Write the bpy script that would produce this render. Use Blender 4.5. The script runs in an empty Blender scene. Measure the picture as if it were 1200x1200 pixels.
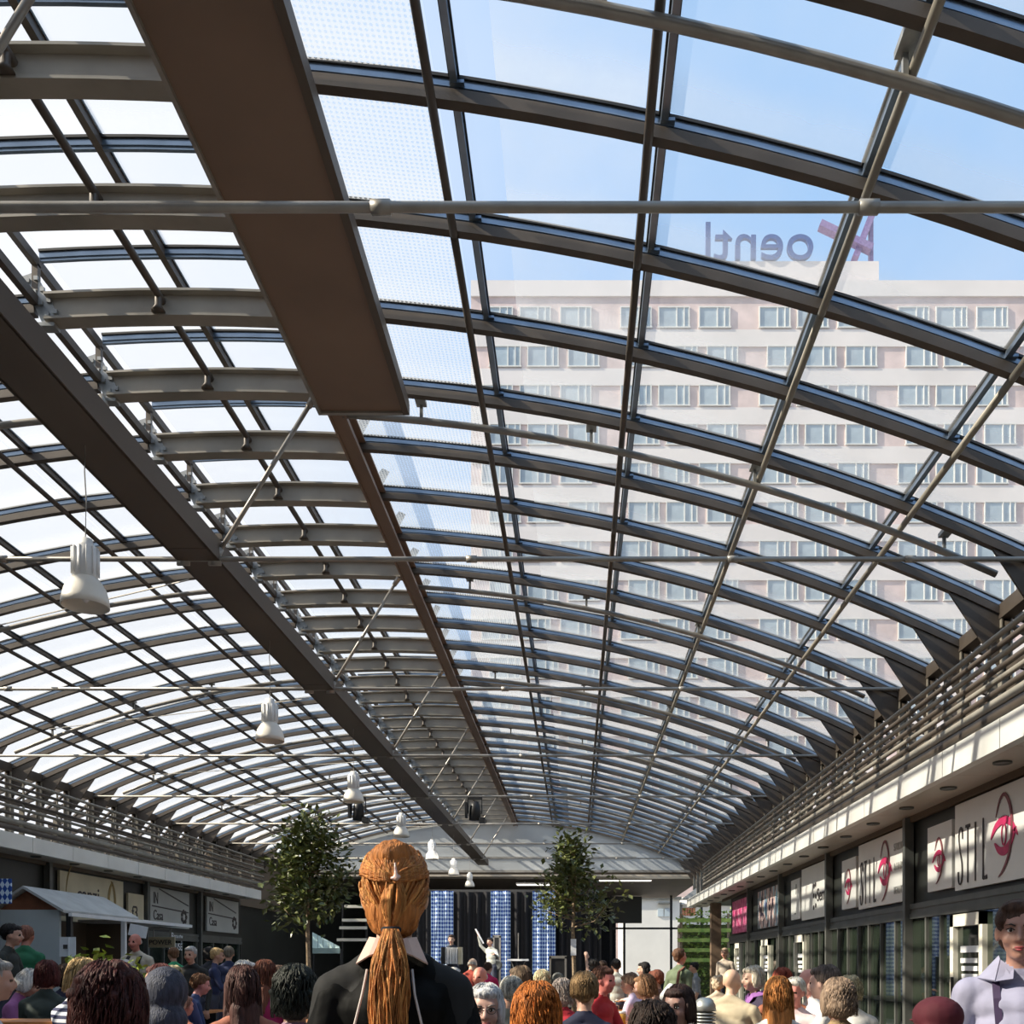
import bpy, math, random
import numpy as np
from mathutils import Vector, Matrix, noise
random.seed(7)
C = bpy.context.scene.collection
S = bpy.context.scene
EYE = 1.45; F = 1150.0

# ------------------------------------------------------------------ camera, world, sun, exposure
cam_d = bpy.data.cameras.new('camera'); cam = bpy.data.objects.new('camera', cam_d); C.objects.link(cam)
cam.location = (0, 0, EYE); cam.rotation_euler = (math.pi/2, 0, 0)
cam_d.sensor_width = 36; cam_d.lens = 36*F/1200; cam_d.shift_x = -75/1200; cam_d.shift_y = 530/1200
cam_d.clip_end = 500; cam_d.clip_start = 0.05
S.camera = cam
S.view_settings.view_transform = 'Standard'; S.view_settings.look = 'None'
S.view_settings.gamma = 1; S.view_settings.use_curve_mapping = False
S.view_settings.exposure = 0.1

w = bpy.data.worlds.new('sky'); S.world = w; w.use_nodes = True
nt = w.node_tree; nt.nodes.clear()
def N(nt, t, **k):
    n = nt.nodes.new(t)
    for a, b in k.items(): setattr(n, a, b)
    return n
def L(nt, a, b): nt.links.new(a, b)
tc = N(nt, 'ShaderNodeTexCoord'); sep = N(nt, 'ShaderNodeSeparateXYZ'); L(nt, tc.outputs['Generated'], sep.inputs[0])
mr = N(nt, 'ShaderNodeMapRange'); mr.interpolation_type = 'SMOOTHSTEP'
mr.inputs['From Min'].default_value = 0.0; mr.inputs['From Max'].default_value = -0.38
L(nt, sep.outputs['X'], mr.inputs['Value'])
mz = N(nt, 'ShaderNodeMapRange'); mz.inputs['From Min'].default_value = 0.0; mz.inputs['From Max'].default_value = 0.5
L(nt, sep.outputs['Z'], mz.inputs['Value'])
hz = N(nt, 'ShaderNodeMixRGB'); hz.inputs[1].default_value = (.72, .82, .93, 1); hz.inputs[2].default_value = (.36, .60, .95, 1)
L(nt, mz.outputs[0], hz.inputs[0])
mx = N(nt, 'ShaderNodeMixRGB'); mx.inputs[2].default_value = (.90, .93, 1.0, 1)
L(nt, mr.outputs[0], mx.inputs[0]); L(nt, hz.outputs[0], mx.inputs[1])
nz = N(nt, 'ShaderNodeTexNoise'); nz.inputs['Scale'].default_value = 2.2; nz.inputs['Detail'].default_value = 5
L(nt, tc.outputs['Generated'], nz.inputs['Vector'])
cr = N(nt, 'ShaderNodeMapRange'); cr.inputs['From Min'].default_value = .45; cr.inputs['From Max'].default_value = .75
cr.inputs['To Max'].default_value = .45; L(nt, nz.outputs['Fac'], cr.inputs['Value'])
m2 = N(nt, 'ShaderNodeMixRGB'); m2.inputs[2].default_value = (1.0, 1.0, 1.03, 1)
L(nt, cr.outputs[0], m2.inputs[0]); L(nt, mx.outputs[0], m2.inputs[1])
bg = N(nt, 'ShaderNodeBackground'); bg.inputs['Strength'].default_value = 1.0
L(nt, m2.outputs[0], bg.inputs['Color']); wo = N(nt, 'ShaderNodeOutputWorld'); L(nt, bg.outputs[0], wo.inputs[0])

SUNDIR = Vector((1, .20, -.68)).normalized()
sd = bpy.data.lights.new('sun', 'SUN'); sd.energy = 9.5; sd.color = (1, .89, .72); sd.angle = .009
sun = bpy.data.objects.new('sun', sd); C.objects.link(sun)
sun.rotation_euler = SUNDIR.to_track_quat('-Z', 'Y').to_euler(); sun.location = (-20, -8, 20)

# ------------------------------------------------------------------ helpers
def at(px, py, d): return Vector(((px-675)/F*d, d, EYE+(1130-py)/F*d))
class MB:
    def __init__(s): s.v = []; s.f = []; s.m = []; s.cur = 0
    def add(s, vs, fs):
        o = len(s.v); s.v += [tuple(v) for v in vs]; s.f += [tuple(i+o for i in f) for f in fs]; s.m += [s.cur]*len(fs); return s
    def box(s, c, d, rot=None):
        hx, hy, hz = d[0]/2, d[1]/2, d[2]/2
        vs = [Vector((x*hx, y*hy, z*hz)) for x in (-1, 1) for y in (-1, 1) for z in (-1, 1)]
        if rot is not None: vs = [rot @ v for v in vs]
        c = Vector(c)
        return s.add([v+c for v in vs], [(0,1,3,2),(4,6,7,5),(0,4,5,1),(2,3,7,6),(0,2,6,4),(1,5,7,3)])
    def bb(s, x0, x1, y0, y1, z0, z1): return s.box(((x0+x1)/2, (y0+y1)/2, (z0+z1)/2), (abs(x1-x0), abs(y1-y0), abs(z1-z0)))
    def sweep(s, pts, prof, up=Vector((0, 0, 1)), closed=True):
        # profile (side, up) swept along pts
        pts = [Vector(p) for p in pts]; n = len(prof); o = len(s.v); rings = []
        for i, p in enumerate(pts):
            t = (pts[min(i+1, len(pts)-1)]-pts[max(i-1, 0)]).normalized()
            sd = t.cross(up)
            if sd.length < 1e-4: sd = t.cross(Vector((0, 1, 0)))
            sd.normalize(); u = sd.cross(t)
            s.v += [tuple(p+sd*a+u*b) for a, b in prof]
        k = len(s.f)
        for i in range(len(pts)-1):
            for j in range(n):
                a = o+i*n+j; b = o+i*n+(j+1) % n
                s.f.append((a, b, b+n, a+n))
        s.f.append(tuple(o+j for j in range(n))[::-1]); s.f.append(tuple(o+(len(pts)-1)*n+j for j in range(n)))
        s.m += [s.cur]*(len(s.f)-k); return s
    def bar(s, p0, p1, w, h, up=Vector((0, 0, 1))):
        return s.sweep([p0, p1], [(-w/2, -h/2), (w/2, -h/2), (w/2, h/2), (-w/2, h/2)], up)
    def tube(s, pts, r, n=8):
        return s.sweep(pts, [(math.cos(a)*r, math.sin(a)*r) for a in [2*math.pi*i/n for i in range(n)]])
    def taper(s, pts, rs, n=8):
        pts = [Vector(p) for p in pts]; o = len(s.v); k = len(s.f)
        for i, p in enumerate(pts):
            t = (pts[min(i+1, len(pts)-1)]-pts[max(i-1, 0)]).normalized()
            sd = t.cross(Vector((0, .3, 1)))
            if sd.length < 1e-3: sd = t.cross(Vector((1, 0, 0)))
            sd.normalize(); u = sd.cross(t)
            s.v += [tuple(p+(sd*math.cos(a)+u*math.sin(a))*rs[i]) for a in [2*math.pi*j/n for j in range(n)]]
        for i in range(len(pts)-1):
            for j in range(n):
                a = o+i*n+j; b = o+i*n+(j+1) % n
                s.f.append((a, b, b+n, a+n))
        s.f.append(tuple(o+j for j in range(n))[::-1]); s.f.append(tuple(o+(len(pts)-1)*n+j for j in range(n)))
        s.m += [s.cur]*(len(s.f)-k); return s
    def lathe(s, c, prof, n=20):
        c = Vector(c); o = len(s.v); k = len(s.f)
        for r, z in prof:
            s.v += [(c.x+r*math.cos(2*math.pi*j/n), c.y+r*math.sin(2*math.pi*j/n), c.z+z) for j in range(n)]
        for i in range(len(prof)-1):
            for j in range(n):
                a = o+i*n+j; b = o+i*n+(j+1) % n
                s.f.append((a, b, b+n, a+n))
        s.m += [s.cur]*(len(s.f)-k); return s
    def prism(s, poly, vec):
        n = len(poly); vec = Vector(vec); p = [Vector(q) for q in poly]
        return s.add(p+[q+vec for q in p], [tuple(range(n))[::-1], tuple(range(n, 2*n))]+[(i, (i+1) % n, (i+1) % n+n, i+n) for i in range(n)])
    def ell(s, c, r, n=12, m=8, rot=None):
        c = Vector(c); vs = [Vector((0, 0, -r[2]))]; fs = []
        for i in range(1, m):
            a = -math.pi/2+math.pi*i/m
            for j in range(n):
                b = 2*math.pi*j/n
                vs.append(Vector((r[0]*math.cos(a)*math.cos(b), r[1]*math.cos(a)*math.sin(b), r[2]*math.sin(a))))
        vs.append(Vector((0, 0, r[2])))
        for j in range(n):
            fs.append((0, 1+(j+1) % n, 1+j))
            for i in range(m-2): fs.append((1+i*n+j, 1+i*n+(j+1) % n, 1+(i+1)*n+(j+1) % n, 1+(i+1)*n+j))
            fs.append((1+(m-2)*n+j, 1+(m-2)*n+(j+1) % n, len(vs)-1))
        if rot is not None: vs = [rot @ v for v in vs]
        return s.add([v+c for v in vs], fs)
    def mesh(s, name, mats, smooth=False):
        me = bpy.data.meshes.new(name); me.from_pydata(s.v, [], s.f)
        for m in (mats if isinstance(mats, (list, tuple)) else [mats]): me.materials.append(m)
        me.polygons.foreach_set('material_index', s.m)
        if smooth: me.polygons.foreach_set('use_smooth', [True]*len(s.f))
        me.update(); return me
    def build(s, name, mats, parent=None, smooth=False, loc=None, label=None):
        # vertices are in world space unless loc is given (then local to loc, in parent's frame)
        base = Vector((0, 0, 0))
        if loc is None and parent is not None:
            base = world_loc(parent)
            s.v = [(v[0]-base.x, v[1]-base.y, v[2]-base.z) for v in s.v]
        o = bpy.data.objects.new(name, s.mesh(name, mats, smooth)); C.objects.link(o)
        if parent: o.parent = parent
        if loc is not None: o.location = loc
        if label: o['label'] = label
        return o
def world_loc(o):
    l = Vector(o.location)
    while o.parent: o = o.parent; l = l+Vector(o.location)
    return l
def tag(o, label=None, cat=None, group=None, kind=None):
    if label: o['label'] = label
    if cat: o['category'] = cat
    if group: o['group'] = group
    if kind: o['kind'] = kind
    return o
def thing(name, label, cat, loc=(0, 0, 0), group=None, kind=None):
    o = bpy.data.objects.new(name, None); C.objects.link(o); o.location = loc; o.empty_display_size = .1
    return tag(o, label, cat, group, kind)
def put(name, me, parent, loc, rotz=0, label=None):
    o = bpy.data.objects.new(name, me); C.objects.link(o); o.parent = parent; o.location = loc
    o.rotation_euler = (0, 0, rotz)
    if label: o['label'] = label
    return o

# ------------------------------------------------------------------ materials
def mat(name, col, rough=.6, metal=0, var=.12, scale=6, bump=0, bscale=60, spec=.5, stretch=(1, 1, 1), col2=None):
    m = bpy.data.materials.new(name); m.use_nodes = True; nt = m.node_tree; b = nt.nodes['Principled BSDF']
    b.inputs['Roughness'].default_value = rough; b.inputs['Metallic'].default_value = metal
    b.inputs['Specular IOR Level'].default_value = spec
    t = N(nt, 'ShaderNodeTexCoord'); mp = N(nt, 'ShaderNodeMapping'); mp.inputs['Scale'].default_value = stretch
    L(nt, t.outputs['Object'], mp.inputs[0])
    n = N(nt, 'ShaderNodeTexNoise'); n.inputs['Scale'].default_value = scale; n.inputs['Detail'].default_value = 4
    L(nt, mp.outputs[0], n.inputs['Vector'])
    mixn = N(nt, 'ShaderNodeMixRGB')
    c2 = col2 or tuple(min(1, c*(1+var*1.6)) for c in col)
    c1 = col if col2 else tuple(c*(1-var*1.6) for c in col)
    mixn.inputs[1].default_value = (*c1, 1); mixn.inputs[2].default_value = (*c2, 1)
    rp = N(nt, 'ShaderNodeMapRange'); rp.inputs['From Min'].default_value = .3; rp.inputs['From Max'].default_value = .7
    L(nt, n.outputs['Fac'], rp.inputs['Value']); L(nt, rp.outputs[0], mixn.inputs[0]); L(nt, mixn.outputs[0], b.inputs['Base Color'])
    if bump:
        n2 = N(nt, 'ShaderNodeTexNoise'); n2.inputs['Scale'].default_value = bscale; n2.inputs['Detail'].default_value = 3
        L(nt, mp.outputs[0], n2.inputs['Vector'])
        bp = N(nt, 'ShaderNodeBump'); bp.inputs['Strength'].default_value = bump; bp.inputs['Distance'].default_value = .01
        L(nt, n2.outputs['Fac'], bp.inputs['Height']); L(nt, bp.outputs[0], b.inputs['Normal'])
    return m
STEEL = mat('painted_brown_grey_steel', (.082, .066, .053), .5, .1, .15, 3, .05)
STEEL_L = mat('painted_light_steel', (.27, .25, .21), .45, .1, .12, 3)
IBEAM = mat('beige_grey_beam_paint', (.30, .275, .235), .5, 0, .12, 2)
GIRD = mat('dark_brown_girder_paint', (.10, .078, .06), .55, 0, .08, .8)
BROWN = mat('brown_panel_paint', (.225, .15, .108), .55, 0, .10, .9)
ALU = mat('glazing_profile_aluminium', (.22, .28, .36), .28, .75, .1, 4)
RUBBER = mat('black_gasket', (.012, .012, .013), .6)
ROD = mat('galvanised_rod', (.33, .31, .28), .4, .4, .1, 5)
PLATE = mat('galvanised_plate', (.30, .31, .31), .45, .5, .2, 8)
FASC = mat('cream_fascia_panel', (.78, .76, .70), .5, 0, .04, 1.5)
SOFF = mat('beige_soffit_panel', (.52, .46, .38), .35, 0, .06, 1)
DARKW = mat('dark_green_grey_panel', (.028, .03, .026), .4, 0, .15, 1)
FRAME = mat('grey_window_frame', (.13, .135, .125), .4, .3, .1, 3)
WFRAME = mat('pale_door_frame', (.72, .70, .60), .4, 0, .05, 3)
SIGNW = mat('white_sign_board', (.80, .78, .73), .35, 0, .03, 1.5)
SIGNC = mat('cream_sign_board', (.62, .55, .38), .45, 0, .08, 1.5)
INK = mat('dark_sign_ink', (.05, .04, .04), .5)
INKR = mat('crimson_sign_ink', (.55, .03, .12), .45)
INKG = mat('ochre_sign_ink', (.32, .22, .07), .5)
FLOOR = mat('grey_paving', (.20, .19, .18), .6, 0, .2, 3, .1)
GROUND = mat('outdoor_paving', (.35, .33, .30), .8, 0, .15, .5)
GABLE = mat('pale_grey_gable_sheet', (.50, .53, .55), .45, 0, .06, .7)
BLACKC = mat('black_stage_cloth', (.012, .012, .015), .9)
DARKC = mat('dark_ceiling_board', (.12, .09, .062), .7, 0, .1, .6)
WHITE = mat('white_enamel', (.85, .85, .84), .3, 0, .03)
BLACKM = mat('black_metal', (.015, .015, .016), .45)
ORWOOD = mat('orange_varnished_wood', (.55, .22, .07), .4, 0, .25, 4, .1, 40, stretch=(1, 10, 10))
WOODB = mat('brown_stained_wood', (.26, .10, .05), .55, 0, .2, 4, .1, 40)
KIOSKW = mat('pale_kiosk_wall', (.55, .60, .60), .6, 0, .05, 1)
KROOF = mat('light_grey_kiosk_roof', (.50, .50, .48), .7, 0, .08, 3)
PAPER = mat('white_paper', (.82, .84, .86), .8, 0, .03)
TREEL = mat('glossy_dark_green_leaf', (.055, .085, .02), .32, 0, .3, 9, col2=(.16, .17, .05))
TREEB = mat('grey_brown_bark', (.26, .19, .12), .85, 0, .3, 30, .4, 60)
YLEAF = mat('yellow_green_leaf', (.35, .42, .06), .5, 0, .3, 8)
HEDGE = mat('sunlit_hedge_leaf', (.16, .30, .05), .6, 0, .3, 4, col2=(.45, .52, .12))
TERRA = mat('grey_planter', (.18, .17, .16), .8)
TOWER = mat('tower_cream_render', (.66, .62, .60), .8, 0, .05, .2)
TOWERB = mat('tower_pink_brick', (.57, .46, .44), .85, 0, .12, .6)
TOWERG = mat('tower_window_glass', (.36, .43, .48), .25, 0, .2, .4)
HOUSEW = mat('white_render', (.62, .62, .59), .7, 0, .03, 1)
TILER = mat('red_roof_tile', (.48, .20, .11), .8, 0, .2, 3)

def glassy(name, tint, dirt, band, frit=False, strip=False):
    m = bpy.data.materials.new(name); m.use_nodes = True; nt = m.node_tree; nt.nodes.clear()
    out = N(nt, 'ShaderNodeOutputMaterial'); tr = N(nt, 'ShaderNodeBsdfTransparent'); tr.inputs[0].default_value = (*tint, 1)
    gl = N(nt, 'ShaderNodeBsdfGlossy'); gl.inputs['Roughness'].default_value = .05; gl.inputs[0].default_value = (.8, .9, 1, 1)
    fr = N(nt, 'ShaderNodeLayerWeight'); pw = N(nt, 'ShaderNodeMath', operation='POWER'); pw.inputs[1].default_value = 4; L(nt, fr.outputs['Facing'], pw.inputs[0])
    fm = N(nt, 'ShaderNodeMath', operation='MULTIPLY'); fm.inputs[1].default_value = .35; L(nt, pw.outputs[0], fm.inputs[0])
    m1 = N(nt, 'ShaderNodeMixShader'); L(nt, fm.outputs[0], m1.inputs[0]); L(nt, tr.outputs[0], m1.inputs[1]); L(nt, gl.outputs[0], m1.inputs[2])
    df = N(nt, 'ShaderNodeBsdfDiffuse'); df.inputs[0].default_value = (.80, .80, .77, 1)
    tl = N(nt, 'ShaderNodeBsdfTranslucent'); tl.inputs[0].default_value = (.78, .79, .78, 1)
    m0 = N(nt, 'ShaderNodeMixShader'); m0.inputs[0].default_value = .6; L(nt, df.outputs[0], m0.inputs[1]); L(nt, tl.outputs[0], m0.inputs[2])
    t = N(nt, 'ShaderNodeTexCoord'); sp = N(nt, 'ShaderNodeSeparateXYZ'); L(nt, t.outputs['Object'], sp.inputs[0])
    nz = N(nt, 'ShaderNodeTexNoise'); nz.inputs['Scale'].default_value = 3; nz.inputs['Detail'].default_value = 5
    L(nt, t.outputs['Object'], nz.inputs['Vector'])
    r1 = N(nt, 'ShaderNodeMapRange'); r1.inputs['From Min'].default_value = .3; r1.inputs['From Max'].default_value = .8
    r1.inputs['To Min'].default_value = dirt*.75; r1.inputs['To Max'].default_value = dirt*1.3; L(nt, nz.outputs['Fac'], r1.inputs['Value'])
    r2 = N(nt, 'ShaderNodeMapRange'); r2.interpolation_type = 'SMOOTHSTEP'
    r2.inputs['From Min'].default_value = .62; r2.inputs['From Max'].default_value = .95; r2.inputs['To Max'].default_value = band  # pale far-edge band: a blurred reflection put into the glass colour
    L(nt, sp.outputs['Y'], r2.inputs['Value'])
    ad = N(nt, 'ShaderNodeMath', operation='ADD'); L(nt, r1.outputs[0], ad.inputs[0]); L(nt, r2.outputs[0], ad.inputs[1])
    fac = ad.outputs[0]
    if strip:   # pale coating mixed in far less next to the purlin
        r3 = N(nt, 'ShaderNodeMath', operation='GREATER_THAN'); r3.inputs[1].default_value = -.27; L(nt, sp.outputs['X'], r3.inputs[0])
        r4 = N(nt, 'ShaderNodeMapRange'); r4.inputs['To Min'].default_value = .08; L(nt, r3.outputs[0], r4.inputs['Value'])
        mu = N(nt, 'ShaderNodeMath', operation='MULTIPLY'); L(nt, fac, mu.inputs[0]); L(nt, r4.outputs[0], mu.inputs[1]); fac = mu.outputs[0]
    if frit:
        ds = []
        for ax in ('X', 'Y'):
            a = N(nt, 'ShaderNodeMath', operation='MULTIPLY'); a.inputs[1].default_value = 1/.036; L(nt, sp.outputs[ax], a.inputs[0])
            b = N(nt, 'ShaderNodeMath', operation='FRACT'); L(nt, a.outputs[0], b.inputs[0])
            c = N(nt, 'ShaderNodeMath', operation='SUBTRACT'); c.inputs[1].default_value = .5; L(nt, b.outputs[0], c.inputs[0])
            d = N(nt, 'ShaderNodeMath', operation='MULTIPLY'); L(nt, c.outputs[0], d.inputs[0]); L(nt, c.outputs[0], d.inputs[1]); ds.append(d)
        e = N(nt, 'ShaderNodeMath', operation='ADD'); L(nt, ds[0].outputs[0], e.inputs[0]); L(nt, ds[1].outputs[0], e.inputs[1])
        g = N(nt, 'ShaderNodeMath', operation='GREATER_THAN'); g.inputs[1].default_value = .085; L(nt, e.outputs[0], g.inputs[0])
        h = N(nt, 'ShaderNodeMapRange'); h.inputs['To Min'].default_value = 0; h.inputs['To Max'].default_value = .42; L(nt, g.outputs[0], h.inputs['Value'])
        k = N(nt, 'ShaderNodeMath', operation='ADD', use_clamp=True); L(nt, fac, k.inputs[0]); L(nt, h.outputs[0], k.inputs[1]); fac = k.outputs[0]
    m2 = N(nt, 'ShaderNodeMixShader'); L(nt, fac, m2.inputs[0]); L(nt, m1.outputs[0], m2.inputs[1]); L(nt, m0.outputs[0], m2.inputs[2])
    L(nt, m2.outputs[0], out.inputs[0]); return m
GLASSC = glassy('clean_roof_glass', (.98, .985, .99), 0, 0)
GLASS = glassy('dusty_glass_reflection_band', (.95, .965, .97), .12, .22)
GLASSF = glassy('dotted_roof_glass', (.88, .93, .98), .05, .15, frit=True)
GLASSS = glassy('dusty_glass_reflection_band_clear_strip', (.93, .955, .98), .20, .22, strip=True)
def shopglass():
    m = bpy.data.materials.new('shopfront_glass'); m.use_nodes = True; b = m.node_tree.nodes['Principled BSDF']
    b.inputs['Base Color'].default_value = (.02, .028, .02, 1); b.inputs['Roughness'].default_value = .03
    b.inputs['Specular IOR Level'].default_value = .9; b.inputs['IOR'].default_value = 1.7
    return m
SHOPG = shopglass()
def emis(name, col, s):
    m = bpy.data.materials.new(name); m.use_nodes = True; b = m.node_tree.nodes['Principled BSDF']
    b.inputs['Base Color'].default_value = (.8, .8, .8, 1); b.inputs['Emission Color'].default_value = (*col, 1); b.inputs['Emission Strength'].default_value = s
    return m
TUBE = emis('fluorescent_tube', (1, .95, .85), 2.2)

# ------------------------------------------------------------------ ROOF (ceiling)
XC, RR, ZC = -3.4, 18.5, EYE+5.62
def zr(x): return ZC-RR+math.sqrt(RR*RR-(x-XC)**2)
Y0, DY = 6.147, 1.107
K0, K1 = -11, 29
YR = [Y0+DY*k for k in range(K0, K1+1)]
YS, YE = YR[0], YR[-1]; NK = -K0
XR = [-2.5, -.9, .45, 1.81, 3.22, 4.6]; XL = [-11.2, -9.95, -8.65, -7.35, -6.05, -4.58]; XM = [-4.55, -3.52, -2.5]
ceil = thing('ceiling', 'long vaulted glass roof on brown steel ribs', None, kind='structure')
def arc(x0, x1, dz=0, n=16): return [(x0+(x1-x0)*i/n, 0, zr(x0+(x1-x0)*i/n)+dz) for i in range(n+1)]
def rect(w, h): return [(-w/2, -h/2), (w/2, -h/2), (w/2, h/2), (-w/2, h/2)]
# solid ribs on the two side shells
ribR = MB().sweep(arc(-2.45, 4.62, -.015), rect(.075, .075)).mesh('rib', STEEL)
ribL = MB().sweep(arc(-11.22, -4.6, -.015), rect(.075, .075)).mesh('rib', STEEL)
def gbar(x0, x1, dz, n=16):
    b = MB(); b.cur = 0; b.sweep(arc(x0, x1, dz, n), rect(.055, .045)); b.cur = 1
    b.sweep(arc(x0, x1, dz+.033, n), rect(.085, .02)); b.cur = 0; b.sweep(arc(x0, x1, dz-.032, n), rect(.03, .025))
    return b.mesh('glazing_bar', [ALU, RUBBER])
gbR = gbar(-2.45, 4.62, .065); gbL = gbar(-11.22, -4.6, .065); gbM = gbar(-4.56, -2.48, .44, 6)
# I-beam of the raised centre strip
def ibeam():
    b = MB(); p = arc(-4.5, -2.42, -.02, 8)
    b.sweep(p, rect(.02, .20)); b.sweep([(q[0], q[1], q[2]-.105) for q in p], rect(.15, .02)); b.sweep([(q[0], q[1], q[2]+.105) for q in p], rect(.15, .02))
    return b.mesh('centre_beam', IBEAM)
ib = ibeam()
def gus():
    b = MB()
    z = zr(-4.55)
    b.prism([(-4.72, -.02, z+.26), (-4.60, -.02, z+.30), (-4.38, -.02, z-.10), (-4.52, -.02, z-.17)], (0, .016, 0))
    for i in range(4):
        for s in (0, 1):
            x = -4.655+.055*i+s*.07; zz = z+.22-.095*i+s*.02
            b.box((x, -.028, zz), (.034, .022, .034))
    b.box((-4.55, .0, z-.16), (.26, .1, .03))
    return b.mesh('bolted_plate', PLATE)
gp = gus()
def gus2():
    b = MB(); z = zr(-2.45)
    b.prism([(-2.50, -.02, z+.06), (-2.30, -.02, z+.30), (-2.22, -.02, z+.26), (-2.40, -.02, z-.08)], (0, .016, 0))
    b.box((-2.33, -.028, z+.12), (.03, .02, .03)); b.box((-2.38, -.028, z+.04), (.03, .02, .03))
    return b.mesh('bolted_plate', PLATE)
gp2 = gus2()
for y in YR:
    put('rib', ribR, ceil, (0, y, 0)); put('rib', ribL, ceil, (0, y, 0)); put('centre_beam', ib, ceil, (0, y, 0))
    put('glazing_bar', gbR, ceil, (0, y, 0)); put('glazing_bar', gbL, ceil, (0, y, 0)); put('glazing_bar', gbM, ceil, (0, y, 0))
    put('bolted_plate', gp, ceil, (0, y, 0)); put('bolted_plate', gp2, ceil, (0, y, 0))
# purlins: round tube below the ribs and square bar in the glass plane
for x in XR[1:-1]+XL[1:-1]:
    b = MB(); z = zr(x)-.075; r = .030
    ys = [YS+i*4.43 for i in range(99) if YS+i*4.43 < YE]+[YE]
    for a, c in zip(ys[:-1], ys[1:]):
        b.tube([(x, a, z), (x, c-.03, z)], r, 10); b.tube([(x, c-.03, z), (x, c, z)], r*.75, 8)
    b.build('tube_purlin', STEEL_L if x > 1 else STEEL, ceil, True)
    tube_x = x; x = x+{-.9: .11, .45: .07, 1.81: -.03, 3.22: -.07}.get(x, .12)
    b = MB(); b.cur = 0; b.bar((x+.03, YS, zr(x)+.065), (x+.03, YE, zr(x)+.065), .045, .055); b.cur = 1; b.bar((x+.03, YS, zr(x)+.10), (x+.03, YE, zr(x)+.10), .07, .018)
    for y in YR: b.cur = 0; b.box((x+.05, y-.045, zr(x)+.045), (.09, .03, .02))
    b.build('glazing_purlin', [ALU if x > -2 else STEEL, RUBBER], ceil)
b = MB(); x = -3.52; z = zr(x)+.02
b.tube([(x, YS, z), (x, YE, z)], .032, 10)
for y in YR: b.lathe((x, y-.09, zr(x)-.12), [(.0, 0), (.06, 0), (.03, .05), (.03, .12)], 10)
b.build('tube_purlin', STEEL, ceil, True)
b = MB(); b.cur = 0; b.bar((x, YS, zr(x)+.43), (x, YE, zr(x)+.43), .055, .07); b.cur = 1; b.bar((x, YS, zr(x)+.475), (x, YE, zr(x)+.475), .08, .02)
b.build('glazing_purlin', [STEEL, RUBBER], ceil)
for x in (-4.6, -2.45):   # upstand of the raised strip
    b = MB(); b.bar((x, YS, zr(x)+.40), (x, YE, zr(x)+.40), .05, .08); b.bar((x, YS, zr(x)+.06), (x, YE, zr(x)+.06), .06, .08)
    for y in YR: b.box((x, y, zr(x)+.26), (.05, .05, .24))
    b.build('upstand_frame', STEEL, ceil)
# panes
def pane(x0, x1, dz, m):
    xm = (x0+x1)/2; zm = (zr(x0)+zr(x1))/2+dz; b = MB(); t = .012; y1 = DY-.07
    p = [(x0+.02-xm, zr(x0)+dz-zm), (x1-.02-xm, zr(x1)+dz-zm)]
    b.prism([(p[0][0], .035, p[0][1]), (p[1][0], .035, p[1][1]), (p[1][0], y1, p[1][1]), (p[0][0], y1, p[0][1])], (0, 0, t))
    b.m[0] = 1; return b.mesh('glass_pane', [GLASSC, m]), (xm, zm)
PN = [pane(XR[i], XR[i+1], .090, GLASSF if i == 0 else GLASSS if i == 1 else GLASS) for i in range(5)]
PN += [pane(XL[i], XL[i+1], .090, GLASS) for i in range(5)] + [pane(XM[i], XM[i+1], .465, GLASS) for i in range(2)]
far = {}
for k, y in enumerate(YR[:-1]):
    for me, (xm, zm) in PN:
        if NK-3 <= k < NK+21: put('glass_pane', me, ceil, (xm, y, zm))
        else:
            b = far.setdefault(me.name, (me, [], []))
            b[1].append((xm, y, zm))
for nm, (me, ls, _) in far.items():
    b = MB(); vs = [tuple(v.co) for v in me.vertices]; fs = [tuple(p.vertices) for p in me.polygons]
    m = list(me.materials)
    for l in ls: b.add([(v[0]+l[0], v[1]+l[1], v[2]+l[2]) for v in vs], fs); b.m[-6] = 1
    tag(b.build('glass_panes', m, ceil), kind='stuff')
# eaves
for x, sx in ((4.62, 1), (-11.22, -1)):
    z = zr(x)
    MB().bar((x, YS, z), (x, YE, z), .14, .16).build('eave_beam', STEEL, ceil)
    pm = MB(); pm.bb(-.05, .05, -.01, .01, EYE+2.2-z, -.05); pm.bb(-.06, -.045, -.06, .06, EYE+2.2-z, -.05); pm.bb(.045, .06, -.06, .06, EYE+2.2-z, -.05)
    pmm = pm.mesh('eave_post', STEEL_L)
    gm = MB().prism([(-sx*.62, -.015, zr(x-sx*.62)-z-.05), (-sx*.05, -.015, -.05), (-sx*.05, -.015, -.62)], (0, .03, 0)).mesh('gusset', STEEL)
    br = MB().bar((-sx*.0, .0, -.75), (-sx*.0, DY, -.1), .05, .05, Vector((1, 0, 0))).mesh('knee_brace', STEEL)
    xb = MB().bar((0, 0, .02), (sx*1.6, .0, -.55), .06, .09).mesh('outrigger', STEEL)
    for y in YR:
        put('eave_post', pmm, ceil, (x, y, z)); put('gusset', gm, ceil, (x, y, z)); put('outrigger', xb, ceil, (x, y, z))
        if y < YE-1: put('knee_brace', br, ceil, (x, y, z))
# dark central girder at tie level
b = MB(); zt = EYE+3.86; ys = [YS]+[Y0+DY*k-.35 for k in range(-1, 30, 4)]+[YE]
for a, c in zip(ys[:-1], ys[1:]): b.bb(-3.80, -3.42, a, c-.012, zt, zt+.16); b.bb(-3.78, -3.44, c-.012, c, zt+.005, zt+.155)
b.bb(-3.43, -3.405, YS, YE, zt-.0, zt+.2); b.bb(-3.815, -3.79, YS, YE, zt-.0, zt+.2)
b.build('central_girder', GIRD, ceil, label='dark brown box girder hanging along the middle of the hall')
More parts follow.
